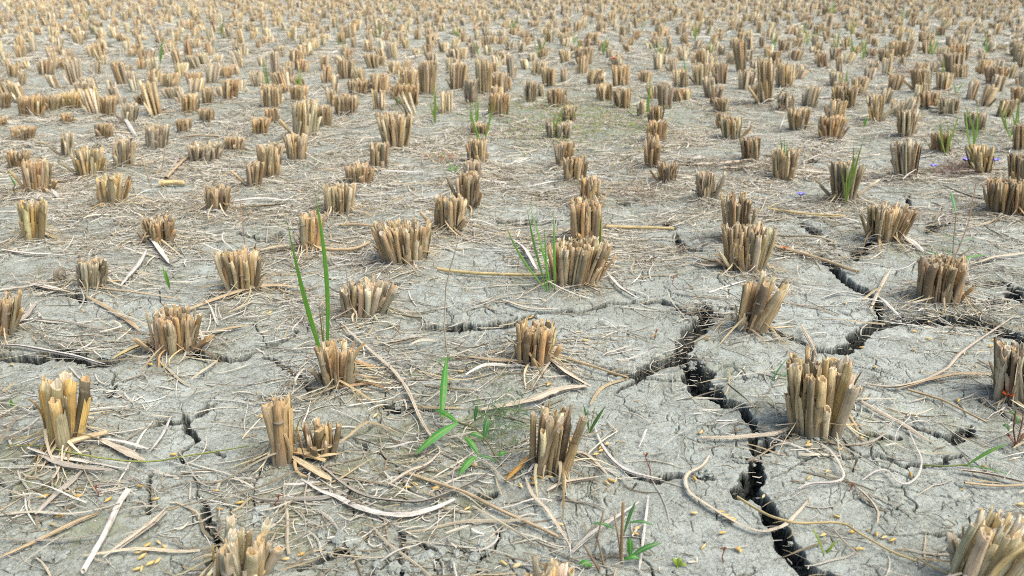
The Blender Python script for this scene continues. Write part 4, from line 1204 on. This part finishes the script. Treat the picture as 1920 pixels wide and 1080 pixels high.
def shoot(basepx, blades, name, lab, cat, r, group=None, extra=None):
    bx, by = at(*basepx)
    org = (bx, by, float(H0(bx, by)[0]))
    root = bpy.data.objects.new(name, None); root.empty_display_size = .02; root.location = org; link(root)
    for bl in blades:
        tip, w = bl[0], bl[1]; o = bl[2] if len(bl) > 2 else {}
        mb = MB()
        up_blade(mb, (bx + o.get('ox', 0), by), tip, w, np.array(o.get('col', GR[r.integers(4)])) * (1 + r.normal(0, .08)), r,
                 sag=o.get('sag', 0), dy=o.get('dy', 0), tipcol=o.get('tip'), bow=o.get('bow', 0))
        mb.build(o.get('name', 'leaf'), M_GREEN, root, org)
    if extra: extra(root, org, r)
    tag(root, lab, cat, group)
    return root

def stem_leaf(mb, p0, p1, w, col, r, bend=.003, k=9):
    s = np.linspace(0, 1, k)[:, None]
    P = p0 + (p1 - p0) * s + np.array([0, 0, 1]) * bend * np.sin(s * np.pi)
    W = w * np.clip(np.sin(np.clip(s[:, 0] * 2.7 + .3, 0, 3.08)), .05, 1)
    ribbon(mb, P, W, np.array(col), up=(0, -.6, 1), fold=.2, r=r, uo=0)

BR = (.26, .12, .05); YG = (.22, .30, .03); RED = (.22, .045, .03)
r = np.random.default_rng(77)
shoot((612, 700), [((532, 382), 17, dict(col=(.15, .40, .03), bow=-.006, tip=(.34, .26, .05))), ((588, 343), 13, dict(col=(.13, .36, .03), bow=.009, tip=(.24, .34, .05))), ((597, 560), 4, dict(col=BR)), ((603, 560), 3, dict(col=YG))],
      'rice_shoot', 'tall green twin-leaf rice shoot growing out of a brown stubble clump', 'rice shoot', r)
shoot((1026, 556), [((946, 415), 6, dict(bow=-.012)), ((988, 388), 6, dict(bow=-.005)), ((990, 372), 7, dict(ox=.006)), ((1038, 390), 7, dict(ox=.012)), ((1020, 420), 5, {})],
      'rice_shoot', 'spray of thin green rice shoots left of a wide tan clump', 'rice shoot', r)
shoot((1124, 478), [((1128, 392), 5, dict(col=YG, tip=(.55, .30, .03))), ((1126, 410), 5, dict(col=(.10, .26, .03)))], 'rice_shoot', 'short yellow-green shoot at the right of the tangled orange clump', 'rice shoot', r)
shoot((1584, 391), [((1600, 262), 5, dict(col=YG, bow=.006)), ((1622, 250), 5, dict(col=(.16, .32, .04))), ((1588, 290), 5, dict(col=YG)), ((1612, 290), 5, dict(col=(.14, .26, .03))), ((1574, 300), 6, dict(col=(.14, .2, .05))), ((1598, 300), 8, dict(col=(.17, .27, .05)))],
      'rice_shoot', 'cluster of green stems growing inside a grey stubble clump', 'rice shoot', r)
shoot((1467, 334), [((1463, 245), 4, {}), ((1478, 262), 5, {}), ((1472, 250), 3, {})], 'rice_shoot', 'two small green blades on top of a tan clump at the right', 'rice shoot', r)
shoot((1105, 815), [((1093, 752), 7, dict(col=(.06, .17, .03))), ((1136, 758), 9, dict(col=(.05, .15, .03))), ((1108, 800), 8, {}), ((1119, 748), 2.5, dict(col=(.40, .27, .12)))],
      'rice_shoot', 'dark green blade pointing right behind the hollow-stalked front centre clump', 'rice shoot', r)
shoot((772, 180), [((768, 150), 6, dict(col=YG)), ((762, 152), 5, dict(col=YG))], 'rice_shoot', 'yellow-green shoots in a small clump at upper middle', 'rice shoot', r)
for p, tips, lab in [
    ((1284, 168), [(1282, 106), (1285, 112)], 'bright upright green blade in the far rows right of the centre'),
    ((898, 108), [(888, 78), (893, 85)], 'small bright green blade far back in the middle'),
    ((1005, 192), [(1000, 148), (985, 152), (1007, 158)], 'yellow-green blades leaning in a clump in the upper middle'),
    ((885, 196), [(893, 145), (876, 150), (882, 152)], 'thin green shoots in a clump in the upper middle, left of two'),
    ((1792, 180), [(1812, 145), (1787, 150)], 'green blades over a far grey clump at the right'),
    ((1895, 255), [(1897, 215), (1912, 205), (1915, 222)], 'green and yellow blades at the right edge'),
    ((1620, 240), [(1628, 215), (1622, 220)], 'thin green blade left of the yellowish clump'),
    ((1452, 95), [(1456, 55), (1448, 68)], 'yellow-green blades in the far rows at the right'),
    ((30, 352), [(12, 318), (20, 330)], 'green blades at the left edge behind the tall yellowish clump'),
    ((1042, 205), [(1040, 178)], 'single short green blade in a brown clump behind the weeds'),
    ((755, 205), [(738, 178)], 'faint green blade left of the small clump at upper middle'),
    ((318, 538), [(303, 495), (310, 505)], 'small green shoot below the white broken leaves'),
    ((25, 770), [(20, 745), (26, 752)], 'tiny green tuft near the left edge'),
    ((640, 98), [(632, 70), (645, 75)], 'pale green blades far back left of the middle'),
    ((858, 72), [(856, 45), (850, 52)], 'green blades far back in the middle'),
    ((1690, 78), [(1688, 45), (1698, 50)], 'green blades far back at the right'),
    ((290, 130), [(270, 122), (296, 120)], 'low green tuft among far clumps at upper left'),
]:
    shoot(p, [(t, max(3.2, (p[1] + 70) / 75), dict(col=(.15, .38, .04))) for t in tips], 'grass_shoot', lab, 'grass', r, 'green grass blades')

for k, (px, py) in enumerate([(713, 60), (893, 213), (813, 205), (1090, 97), (1077, 83), (1133, 87), (1013, 90), (1237, 100), (1332, 92), (1507, 57), (1510, 72), (1527, 68), (1570, 77), (1600, 53), (1603, 90), (1617, 93), (1583, 153), (1747, 87), (1763, 147), (1850, 87), (1772, 257), (1817, 250), (157, 30), (303, 100), (417, 57), (560, 150), (503, 143), (1300, 60), (1205, 45), (960, 50), (1690, 30), (1560, 20), (735, 20), (905, 245), (1040, 232), (1215, 190), (1900, 230)]):
    sc = (py + 70) / 70 + .4
    q = nearest_named(px, py)
    lab = uniq([f"thin green blades standing {side(px, py, q)} {NAMES[q][1]}", f"thin green blades in the rows, second group {side(px, py, q)} {NAMES[q][1]}",
                f"{'pale' if k % 2 else 'bright'} green blades in the far rows {side(px, py, q)} {NAMES[q][1]}"])
    shoot((px + r.normal(0, 2), py + 7 * sc), [((px + r.normal(0, 3.2) * sc, py - r.uniform(3, 13) * sc), max(2.2, 1.05 * sc), dict(col=(.20, .38, .05) if k % 2 else (.24, .34, .06), bow=r.normal(0, .006))) for _ in range(r.integers(3, 6))],
          'grass_shoot', lab, 'grass', r, 'green grass blades')

# broad-leaved grass weed lying in front of the centre
def px3(px, py, z): 
    x, y = at(px, py, z); return np.array([x, y, z])
def weed_leaves(specs, stems, root, org, r):
    for (a, b, w, c) in specs:
        mb = MB(); stem_leaf(mb, px3(*a), px3(*b), w, c, r); mb.build('leaf', M_GREEN, root, org)
    for (pts, rad, c) in stems:
        mb = MB(); P = np.array([px3(*p) for p in pts])
        tube(mb, P, np.full(len(P), rad), np.array(c), 6, r=r); mb.build('stem', M_GREEN, root, org)
G1, G2 = (.06, .26, .03), (.045, .18, .04)
def mk(name, basepx, specs, stems, lab, cat, extra=None):
    bx, by = at(*basepx); org = (bx, by, float(H0(bx, by)[0]))
    root = bpy.data.objects.new(name, None); root.empty_display_size = .02; root.location = org; link(root)
    weed_leaves(specs, stems, root, org, r)
    if extra: extra(root, org)
    return tag(root, lab, cat)
mk('grass_weed', (930, 855),
   [((828, 782, .012), (837, 672, .05), .0085, G1), ((858, 793, .022), (780, 850, .006), .0095, G1), ((858, 793, .022), (815, 768, .020), .006, G1),
    ((872, 820, .02), (897, 853, .010), .0065, G1), ((892, 856, .012), (860, 892, .004), .0075, G1), ((908, 822, .016), (878, 815, .02), .006, G2),
    ((908, 822, .016), (915, 783, .035), .006, G2), ((890, 790, .02), (895, 760, .04), .004, G2), ((932, 858, .006), (950, 850, .008), .005, G1), ((895, 855, .012), (935, 868, .004), .003, G2),
    ((842, 672, .045), (822, 682, .046), .003, G2), ((842, 672, .045), (846, 678, .046), .003, G2)],
   [([(932, 860, .002), (915, 830, .015), (890, 802, .02), (858, 792, .022)], .0012, (.16, .16, .05)), ([(830, 790, .002), (835, 730, .02), (840, 665, .05)], .0009, (.2, .2, .06))],
   'sprawling green grass weed with broad leaves left of the front centre clump', 'grass')
mk('grass_weed', (1170, 1050),
   [((1182, 1045, .008), (1240, 1018, .02), .005, G2), ((1182, 1045, .008), (1180, 1008, .03), .0055, G1), ((1170, 1050, .006), (1200, 1048, .008), .004, G1), ((1170, 1000, .03), (1192, 940, .06), .003, G2),
    ((1152, 992, .02), (1110, 982, .025), .003, G2), ((1180, 980, .02), (1225, 985, .02), .0028, G2), ((1110, 1062, .004), (1085, 1058, .006), .006, G1)],
   [([(1165, 1055, .0), (1166, 1000, .03), (1169, 942, .07)], .0013, (.38, .25, .12)), ([(1165, 1055, .0), (1160, 1010, .02), (1152, 965, .04)], .001, (.36, .25, .14)),
    ([(1135, 1068, .0), (1120, 1010, .02), (1132, 958, .05)], .001, (.30, .22, .13)), ([(1125, 1072, .0), (1095, 1022, .04)], .0012, (.28, .2, .12))],
   'small weed with dark green leaves and dry stems at the bottom edge', 'weed')
mk('grass_weed', (1838, 868),
   [((1815, 871, .004), (1890, 832, .030), .0035, (.09, .25, .03)), ((1805, 873, .003), (1900, 893, .004), .002, G2)],
   [([(1725, 871, .003), (1770, 874, .004), (1815, 871, .005)], .0009, (.16, .2, .05))],
   'thin green grass stem lying at the right below the fine crack', 'grass')
mk('seedling', (1548, 1052), [((1546, 1045, .004), (1520, 985, .03), .0022, YG), ((1546, 1045, .004), (1572, 1012, .02), .0022, YG), ((1546, 1040, .004), (1560, 1030, .012), .002, YG)],
   [([(1546, 1053, 0), (1546, 1040, .006)], .0011, (.35, .2, .06))], 'V-shaped green seedling right of the deep crack at the bottom', 'seedling')
mk('seedling', (1445, 722), [((1442, 722, .002), (1476, 672, .03), .002, G2), ((1442, 722, .002), (1500, 690, .015), .002, G2), ((1442, 722, .002), (1470, 705, .008), .002, G2)],
   [([(1432, 722, .002), (1445, 720, .004)], .002, (.55, .38, .05))], 'green sprout from a yellow grain left of the biggest clump', 'seedling')
# tall weed at the right
mk('field_weed', (1788, 492),
   [((1792, 400, .07), (1782, 358, .1), .006, (.06, .22, .05)), ((1775, 488, .004), (1735, 470, .01), .004, G2), ((1795, 490, .004), (1850, 478, .01), .0045, G1), ((1785, 490, .004), (1750, 492, .004), .004, G2), ((1790, 490, .004), (1822, 492, .004), .004, G2),
    ((1792, 450, .03), (1760, 440, .04), .002, G2), ((1800, 455, .03), (1832, 448, .03), .002, G2), ((1790, 485, .01), (1770, 470, .02), .003, G2)],
   [([(1786, 492, 0), (1788, 450, .03), (1793, 400, .07)], .001, (.15, .14, .06)), ([(1786, 492, 0), (1800, 460, .02), (1815, 420, .05), (1830, 345, .10)], .001, (.25, .15, .08)), ([(1786, 492, 0), (1815, 470, .02), (1822, 458, .03)], .0008, (.2, .16, .07))],
   'tall thin-stemmed weed with low green leaves at the right', 'weed')
mk('field_weed', (1905, 835),
   [((1892, 808, .02), (1880, 798, .025), .005, (.07, .16, .04)), ((1905, 795, .03), (1910, 782, .035), .005, (.07, .16, .04)), ((1903, 782, .04), (1892, 772, .045), .004, (.07, .16, .04)), ((1900, 830, .01), (1885, 815, .015), .004, (.2, .06, .04)), ((1910, 830, .01), (1925, 812, .02), .004, (.2, .06, .04))],
   [([(1905, 838, 0), (1900, 805, .02), (1905, 770, .05)], .0009, (.2, .1, .06)), ([(1905, 838, 0), (1915, 800, .02), (1922, 765, .04)], .0009, (.2, .1, .06)), ([(1905, 838, 0), (1890, 812, .02)], .0008, (.2, .1, .06))],
   'small dark weed with round leaves below the clump with the orange petal', 'weed')
for b, pts, lab in [
    ((1219, 905), [(1219, 905, 0), (1219, 880, .014), (1211, 858, .024)], 'tiny dark red seedling beside the small crack in front'),
    ((1226, 642), [(1226, 642, 0), (1227, 634, .006), (1230, 625, .012)], 'tiny red seedling left of the deep crack'),
    ((1590, 935), [(1590, 935, 0), (1592, 922, .006), (1596, 915, .010)], 'tiny brown seedling on bare mud in front of the biggest clump'),
    ((1358, 1060), [(1358, 1060, 0), (1354, 1045, .008), (1357, 1035, .012)], 'tiny red-stemmed seedling at the bottom left of the deep crack'),
    ((185, 935), [(185, 935, 0), (185, 926, .006), (180, 918, .010)], 'red seedling at the bottom left near the grey straw'),
    ((520, 952), [(520, 952, 0), (515, 945, .004), (522, 936, .010)], 'red seedling left of the whitish bow-shaped strap'),
    ((1273, 545), [(1273, 545, 0), (1260, 532, .01), (1262, 524, .014)], 'dark red seedling right of the wide clump with shoots')]:
    e = [(pts[-1], (pts[-1][0] + dx, pts[-1][1] + dy, pts[-1][2] + .003), .0014, RED) for dx, dy in ((6, -6), (-6, -5), (2, -8))]
    mk('seedling', b, e, [(pts, .0006, RED)], lab, 'seedling')
mk('seedling', (1270, 1062), [((1270, 1062, .002), (1259, 1050, .008), .004, YG), ((1270, 1062, .002), (1278, 1048, .008), .005, YG), ((1270, 1062, .002), (1290, 1062, .004), .003, YG)],
   [([(1270, 1072, 0), (1270, 1062, .003)], .0008, YG)], 'small yellow-green seedling right of the bottom weed', 'seedling')
mk('seedling', (1548, 897), [((1547, 895, .002), (1545, 886, .005), .003, YG), ((1547, 895, .002), (1554, 890, .005), .003, YG)], [([(1548, 905, 0), (1547, 895, .003)], .0008, (.5, .35, .05))], 'yellow-green sprout in front of the biggest clump', 'seedling')
mk('seedling', (850, 318), [((850, 322, .003), (842, 306, .02), .006, (.10, .25, .03)), ((850, 322, .003), (862, 312, .015), .006, (.10, .25, .03)), ((850, 322, .003), (838, 318, .01), .006, (.10, .25, .03)), ((850, 322, .003), (860, 325, .004), .006, (.10, .25, .03))],
   [([(850, 325, 0), (850, 318, .008)], .001, YG)], 'small bright green star-shaped seedling left of the middle clumps', 'seedling')

# creeping weed patches: too many stems to count
def patch(cx, cy, rx, ry, n, cols, name, lab, seed, L=(.006, .02), W=(.0012, .0035), hmax=.02):
    r = np.random.default_rng(seed); mb = MB()
    for i in range(n):
        px, py = cx + r.normal(0, rx * .5), cy + r.normal(0, ry * .5)
        x, y = at(px, py); z = float(H0(x, y)[0]) + r.uniform(.001, hmax)
        a = r.uniform(0, 6.28); l = r.uniform(*L)
        p0 = np.array([x, y, z]); p1 = p0 + l * np.array([math.cos(a), math.sin(a), r.uniform(-.3, .6)])
        stem_leaf(mb, p0, p1, r.uniform(*W), np.array(cols[r.integers(len(cols))]) * (1 + r.normal(0, .15)), r, k=4)
    o = mb.build(name, M_GREEN); tag(o, lab, 'ground weed', kind='stuff')
patch(1080, 225, 230, 55, 2600, [(.16, .24, .05), (.24, .26, .07), (.12, .24, .03), (.32, .26, .12), (.3, .12, .05)], 'ground_weeds', 'low yellow-green creeping weed between the upper middle clumps', 1)
patch(1380, 318, 150, 18, 380, [(.16, .07, .045), (.20, .12, .07), (.12, .06, .04)], 'ground_weeds', 'reddish creeping weed beside the upright grey clump', 2)
patch(1190, 370, 60, 22, 120, [(.16, .07, .045), (.20, .12, .07)], 'ground_weeds', 'small reddish weed patch right of the small orange clump', 3)
patch(1790, 318, 55, 14, 420, [(.20, .09, .08), (.26, .15, .12), (.16, .09, .06)], 'ground_weeds', 'reddish cushion of weed under the purple flowers', 4)
patch(1690, 135, 60, 10, 250, [(.22, .08, .07), (.28, .12, .09)], 'ground_weeds', 'reddish weed patch in the far rows at the right', 5)
patch(1800, 255, 70, 25, 220, [(.09, .13, .04), (.12, .16, .05)], 'ground_weeds', 'dull green weed behind the purple flowers', 6)
patch(940, 800, 70, 50, 160, [(.05, .12, .04), (.04, .10, .05), (.09, .14, .04)], 'ground_weeds', 'thin green creeping stems round the grass weed', 7, L=(.01, .025), W=(.0006, .0016))
patch(1460, 210, 90, 20, 160, [(.26, .08, .05), (.2, .14, .05)], 'ground_weeds', 'sparse reddish weed between the clumps at upper right', 8)
patch(835, 305, 30, 8, 60, [(.2, .2, .04), (.45, .16, .04)], 'ground_weeds', 'yellow and orange-red weed beside the star-shaped seedling', 9)

# purple flowers, orange petals
def flower(px, py, z, rad, n, col, lab, cat='flower', name='flower', centre=(.5, .45, .6)):
    c = px3(px, py, z); org = (c[0], c[1], float(H0(c[0], c[1])[0]))
    root = bpy.data.objects.new(name, None); root.empty_display_size = .01; root.location = org; link(root)
    mb = MB(); tube(mb, [np.array([c[0], c[1], org[2] - .002]), c - np.array([0, 0, .001])], [.0007, .0007], np.array((.12, .14, .05)), 5, r=r); mb.build('stem', M_GREEN, root, org)
    for i in range(n):
        a = 6.28 * i / n; d = np.array([math.cos(a), math.sin(a) * .75, .55]); s = np.linspace(0, 1, 5)[:, None]
        P = c + d * rad * s; mb = MB()
        ribbon(mb, P, rad * np.array([.35, .8, .95, .7, .15]), np.array(col) * (1 + r.normal(0, .1)), fold=.1, r=r); mb.build('petal', M_PETAL, root, org)
    mb = MB(); s = np.linspace(-1, 1, 5)
    tube(mb, c + np.array([0, 0, 1]) * (s * rad * .22 + rad * .2)[:, None], rad * .25 * np.sqrt(1.05 - s ** 2), np.array(centre), 6, r=r); mb.build('flower_centre', M_PETAL, root, org)
    tag(root, lab, cat)
PU = (.22, .17, .75)
flower(1811, 302, .020, .014, 5, PU, 'largest purple flower, left of the yellowish clump')
flower(1749, 312, .016, .010, 5, PU, 'small purple flower right of the grey spread clump')
flower(1866, 302, .018, .011, 5, PU, 'purple flower right of the yellowish clump')
flower(1501, 366, .014, .0105, 5, (.25, .22, .78), 'small purple flower alone in front of the clump topped by green shoots')
flower(1890, 742, .022, .008, 6, (.75, .13, .015), 'orange-red petal cup stuck at the foot of the right edge clump', 'petal', 'fallen_flower', (.5, .1, .02))
flower(1471, 466, .012, .007, 3, (.55, .16, .04), 'rust-coloured petal at the end of the straight hollow straw', 'petal', 'fallen_flower', (.4, .1, .03))
flower(338, 303, .006, .010, 4, (.65, .10, .06), 'red-pink petal among straws left of the middle distance clumps', 'petal', 'fallen_flower', (.5, .1, .05))
flower(1151, 111, .05, .018, 4, (.65, .12, .09), 'pinkish red petal in the far rows', 'petal', 'fallen_flower', (.5, .1, .05))

# snail shell
def snail():
    x, y = at(118, 530); z = float(H0(x, y)[0]); root = bpy.data.objects.new('snail_shell', None); root.location = (x, y, z); root.empty_display_size = .01; link(root)
    mb = MB(); n = 60; s = np.linspace(0, 1, n); a = s * 2 * np.pi * 2.7
    R = .0085 * (1 - s) ** 1.1 + .0007
    P = np.stack([x - .004 + .0115 * s, y + R * .9 * np.cos(a) * .8, z + .010 + R * .9 * np.sin(a)], 1)
    C = np.array([.20, .17, .12])
    tube(mb, P, R, C, 12, ridge=.02, r=r); mb.build('shell_whorl', M_GRAIN, root, (x, y, z))
    mb = MB(); c = P[0]
    tube(mb, [c + np.array([-.0005, -.004, -.001]), c + np.array([-.003, -.0075, -.003])], [.0065, .0078], np.array([.42, .36, .27]), 12, hollow=.004, ridge=.02, r=r)
    mb.build('shell_lip', M_GRAIN, root, (x, y, z))
    tag(root, 'small round grey snail shell lying left of a small upright clump', 'snail shell')
snail()

# thin standing stems
def thin_stem(pts, rad, col, lab, name='thin_stem'):
    bx, by = at(*pts[0]); z0 = float(H0(bx, by)[0]); P = [np.array([bx, by, z0 - .002])]
    for p in pts[1:]:
        X, Z = topheight(p[0], p[1], by); P.append(np.array([X, by, Z]))
    mb = MB(); tube(mb, P, np.linspace(rad, rad * .6, len(P)), np.array(col), 5, r=r)
    o = mb.build(name, M_LITTER, None, tuple(P[0])); tag(o, lab, 'stem')
thin_stem([(838, 665), (833, 610), (836, 540), (845, 500), (858, 455), (880, 415)], .0011, (.55, .46, .33), 'thin pale stem standing tall in the middle above the grass weed')
thin_stem([(460, 470), (455, 420), (446, 335)], .0010, (.40, .25, .14), 'thin brown stem rising above the fan-shaped clump')
thin_stem([(1062, 540), (1080, 470), (1105, 400), (1150, 350)], .0010, (.50, .36, .18), 'thin curved straw rising out of the wide clump with shoots')
thin_stem([(665, 600), (655, 560), (648, 500)], .0010, (.30, .18, .12), 'dark thin stem rising from the low grey clump')
thin_stem([(285, 355), (270, 310), (257, 270)], .0016, (.45, .33, .18), 'slanting tan stem behind the lone yellow-tan clump')
thin_stem([(302, 335), (308, 290), (312, 262)], .0012, (.45, .33, .18), 'upright thin tan stem left of the low wide grey clump')
thin_stem([(840, 660), (855, 655), (878, 632)], .0006, (.2, .08, .05), 'fine dark red stalk beside the tall thin pale stem')

# ---------------------------------------------------------------- crumbs and clods of soil
def clods():
    r = np.random.default_rng(55); mb = MB()
    import bmesh
    bm = bmesh.new(); bmesh.ops.create_icosphere(bm, subdivisions=2, radius=1.0)
    V = np.array([v.co[:] for v in bm.verts]); F = np.array([[v.index for v in f.verts] for f in bm.faces]); bm.free()
    def put(x, y, s):
        z = float(H0(x, y)[0]); n = 1 + .55 * perlin(V[:, 0] * 1.7 + x * 99, V[:, 1] * 1.7 + V[:, 2] * 2.1 + y * 77) + .3 * perlin(V[:, 0] * 3.2 + y * 50, V[:, 2] * 4 + V[:, 1] * 3)
        vv = V * n[:, None] * np.array([1, 1, .7]) * s * r.uniform(.7, 1.2, 3) + np.array([x, y, z + s * .25])
        mb.add(vv, F, vv[:, :2], (0.05, 0, 0))
    for i in range(900):
        yy = math.sqrt(r.uniform(.5 ** 2, 2.2 ** 2)); xx = r.uniform(-1, 1) * (.75 * yy + .2)
        put(xx, yy, math.exp(r.uniform(math.log(.0008), math.log(.0032))))
    for px, py, n, sp, s0 in [(690, 1050, 22, 60, .008), (760, 1060, 14, 50, .007), (860, 1050, 14, 50, .006), (30, 1010, 7, 30, .007), (95, 1050, 6, 15, .010), (500, 970, 12, 20, .008), (1165, 1030, 10, 20, .008), (220, 735, 14, 14, .006), (640, 1020, 20, 30, .006), (1300, 690, 14, 10, .004), (1400, 880, 14, 12, .004), (1320, 900, 10, 12, .004), (200, 668, 10, 12, .005), (745, 757, 14, 25, .004)]:
        for i in range(n):
            x, y = at(px + r.normal(0, sp), py + r.normal(0, sp * .35)); put(x, y, s0 * math.exp(r.uniform(-1.3, 0)))
    for g in TG:
        if g['y'] > 1.6: continue
        for i in range(34):
            a = r.uniform(0, 6.28); q = r.uniform(.85, 1.45)
            put(g['x'] + g['rb'] * q * math.cos(a), g['y'] + g['ry'] * q * math.sin(a), math.exp(r.uniform(math.log(.001), math.log(.0042))))
    o = mb.build('soil_crumbs', M_SOIL, smooth=False); tag(o, 'loose grey crumbs and clods of dried mud', 'soil crumbs', kind='stuff')
clods()
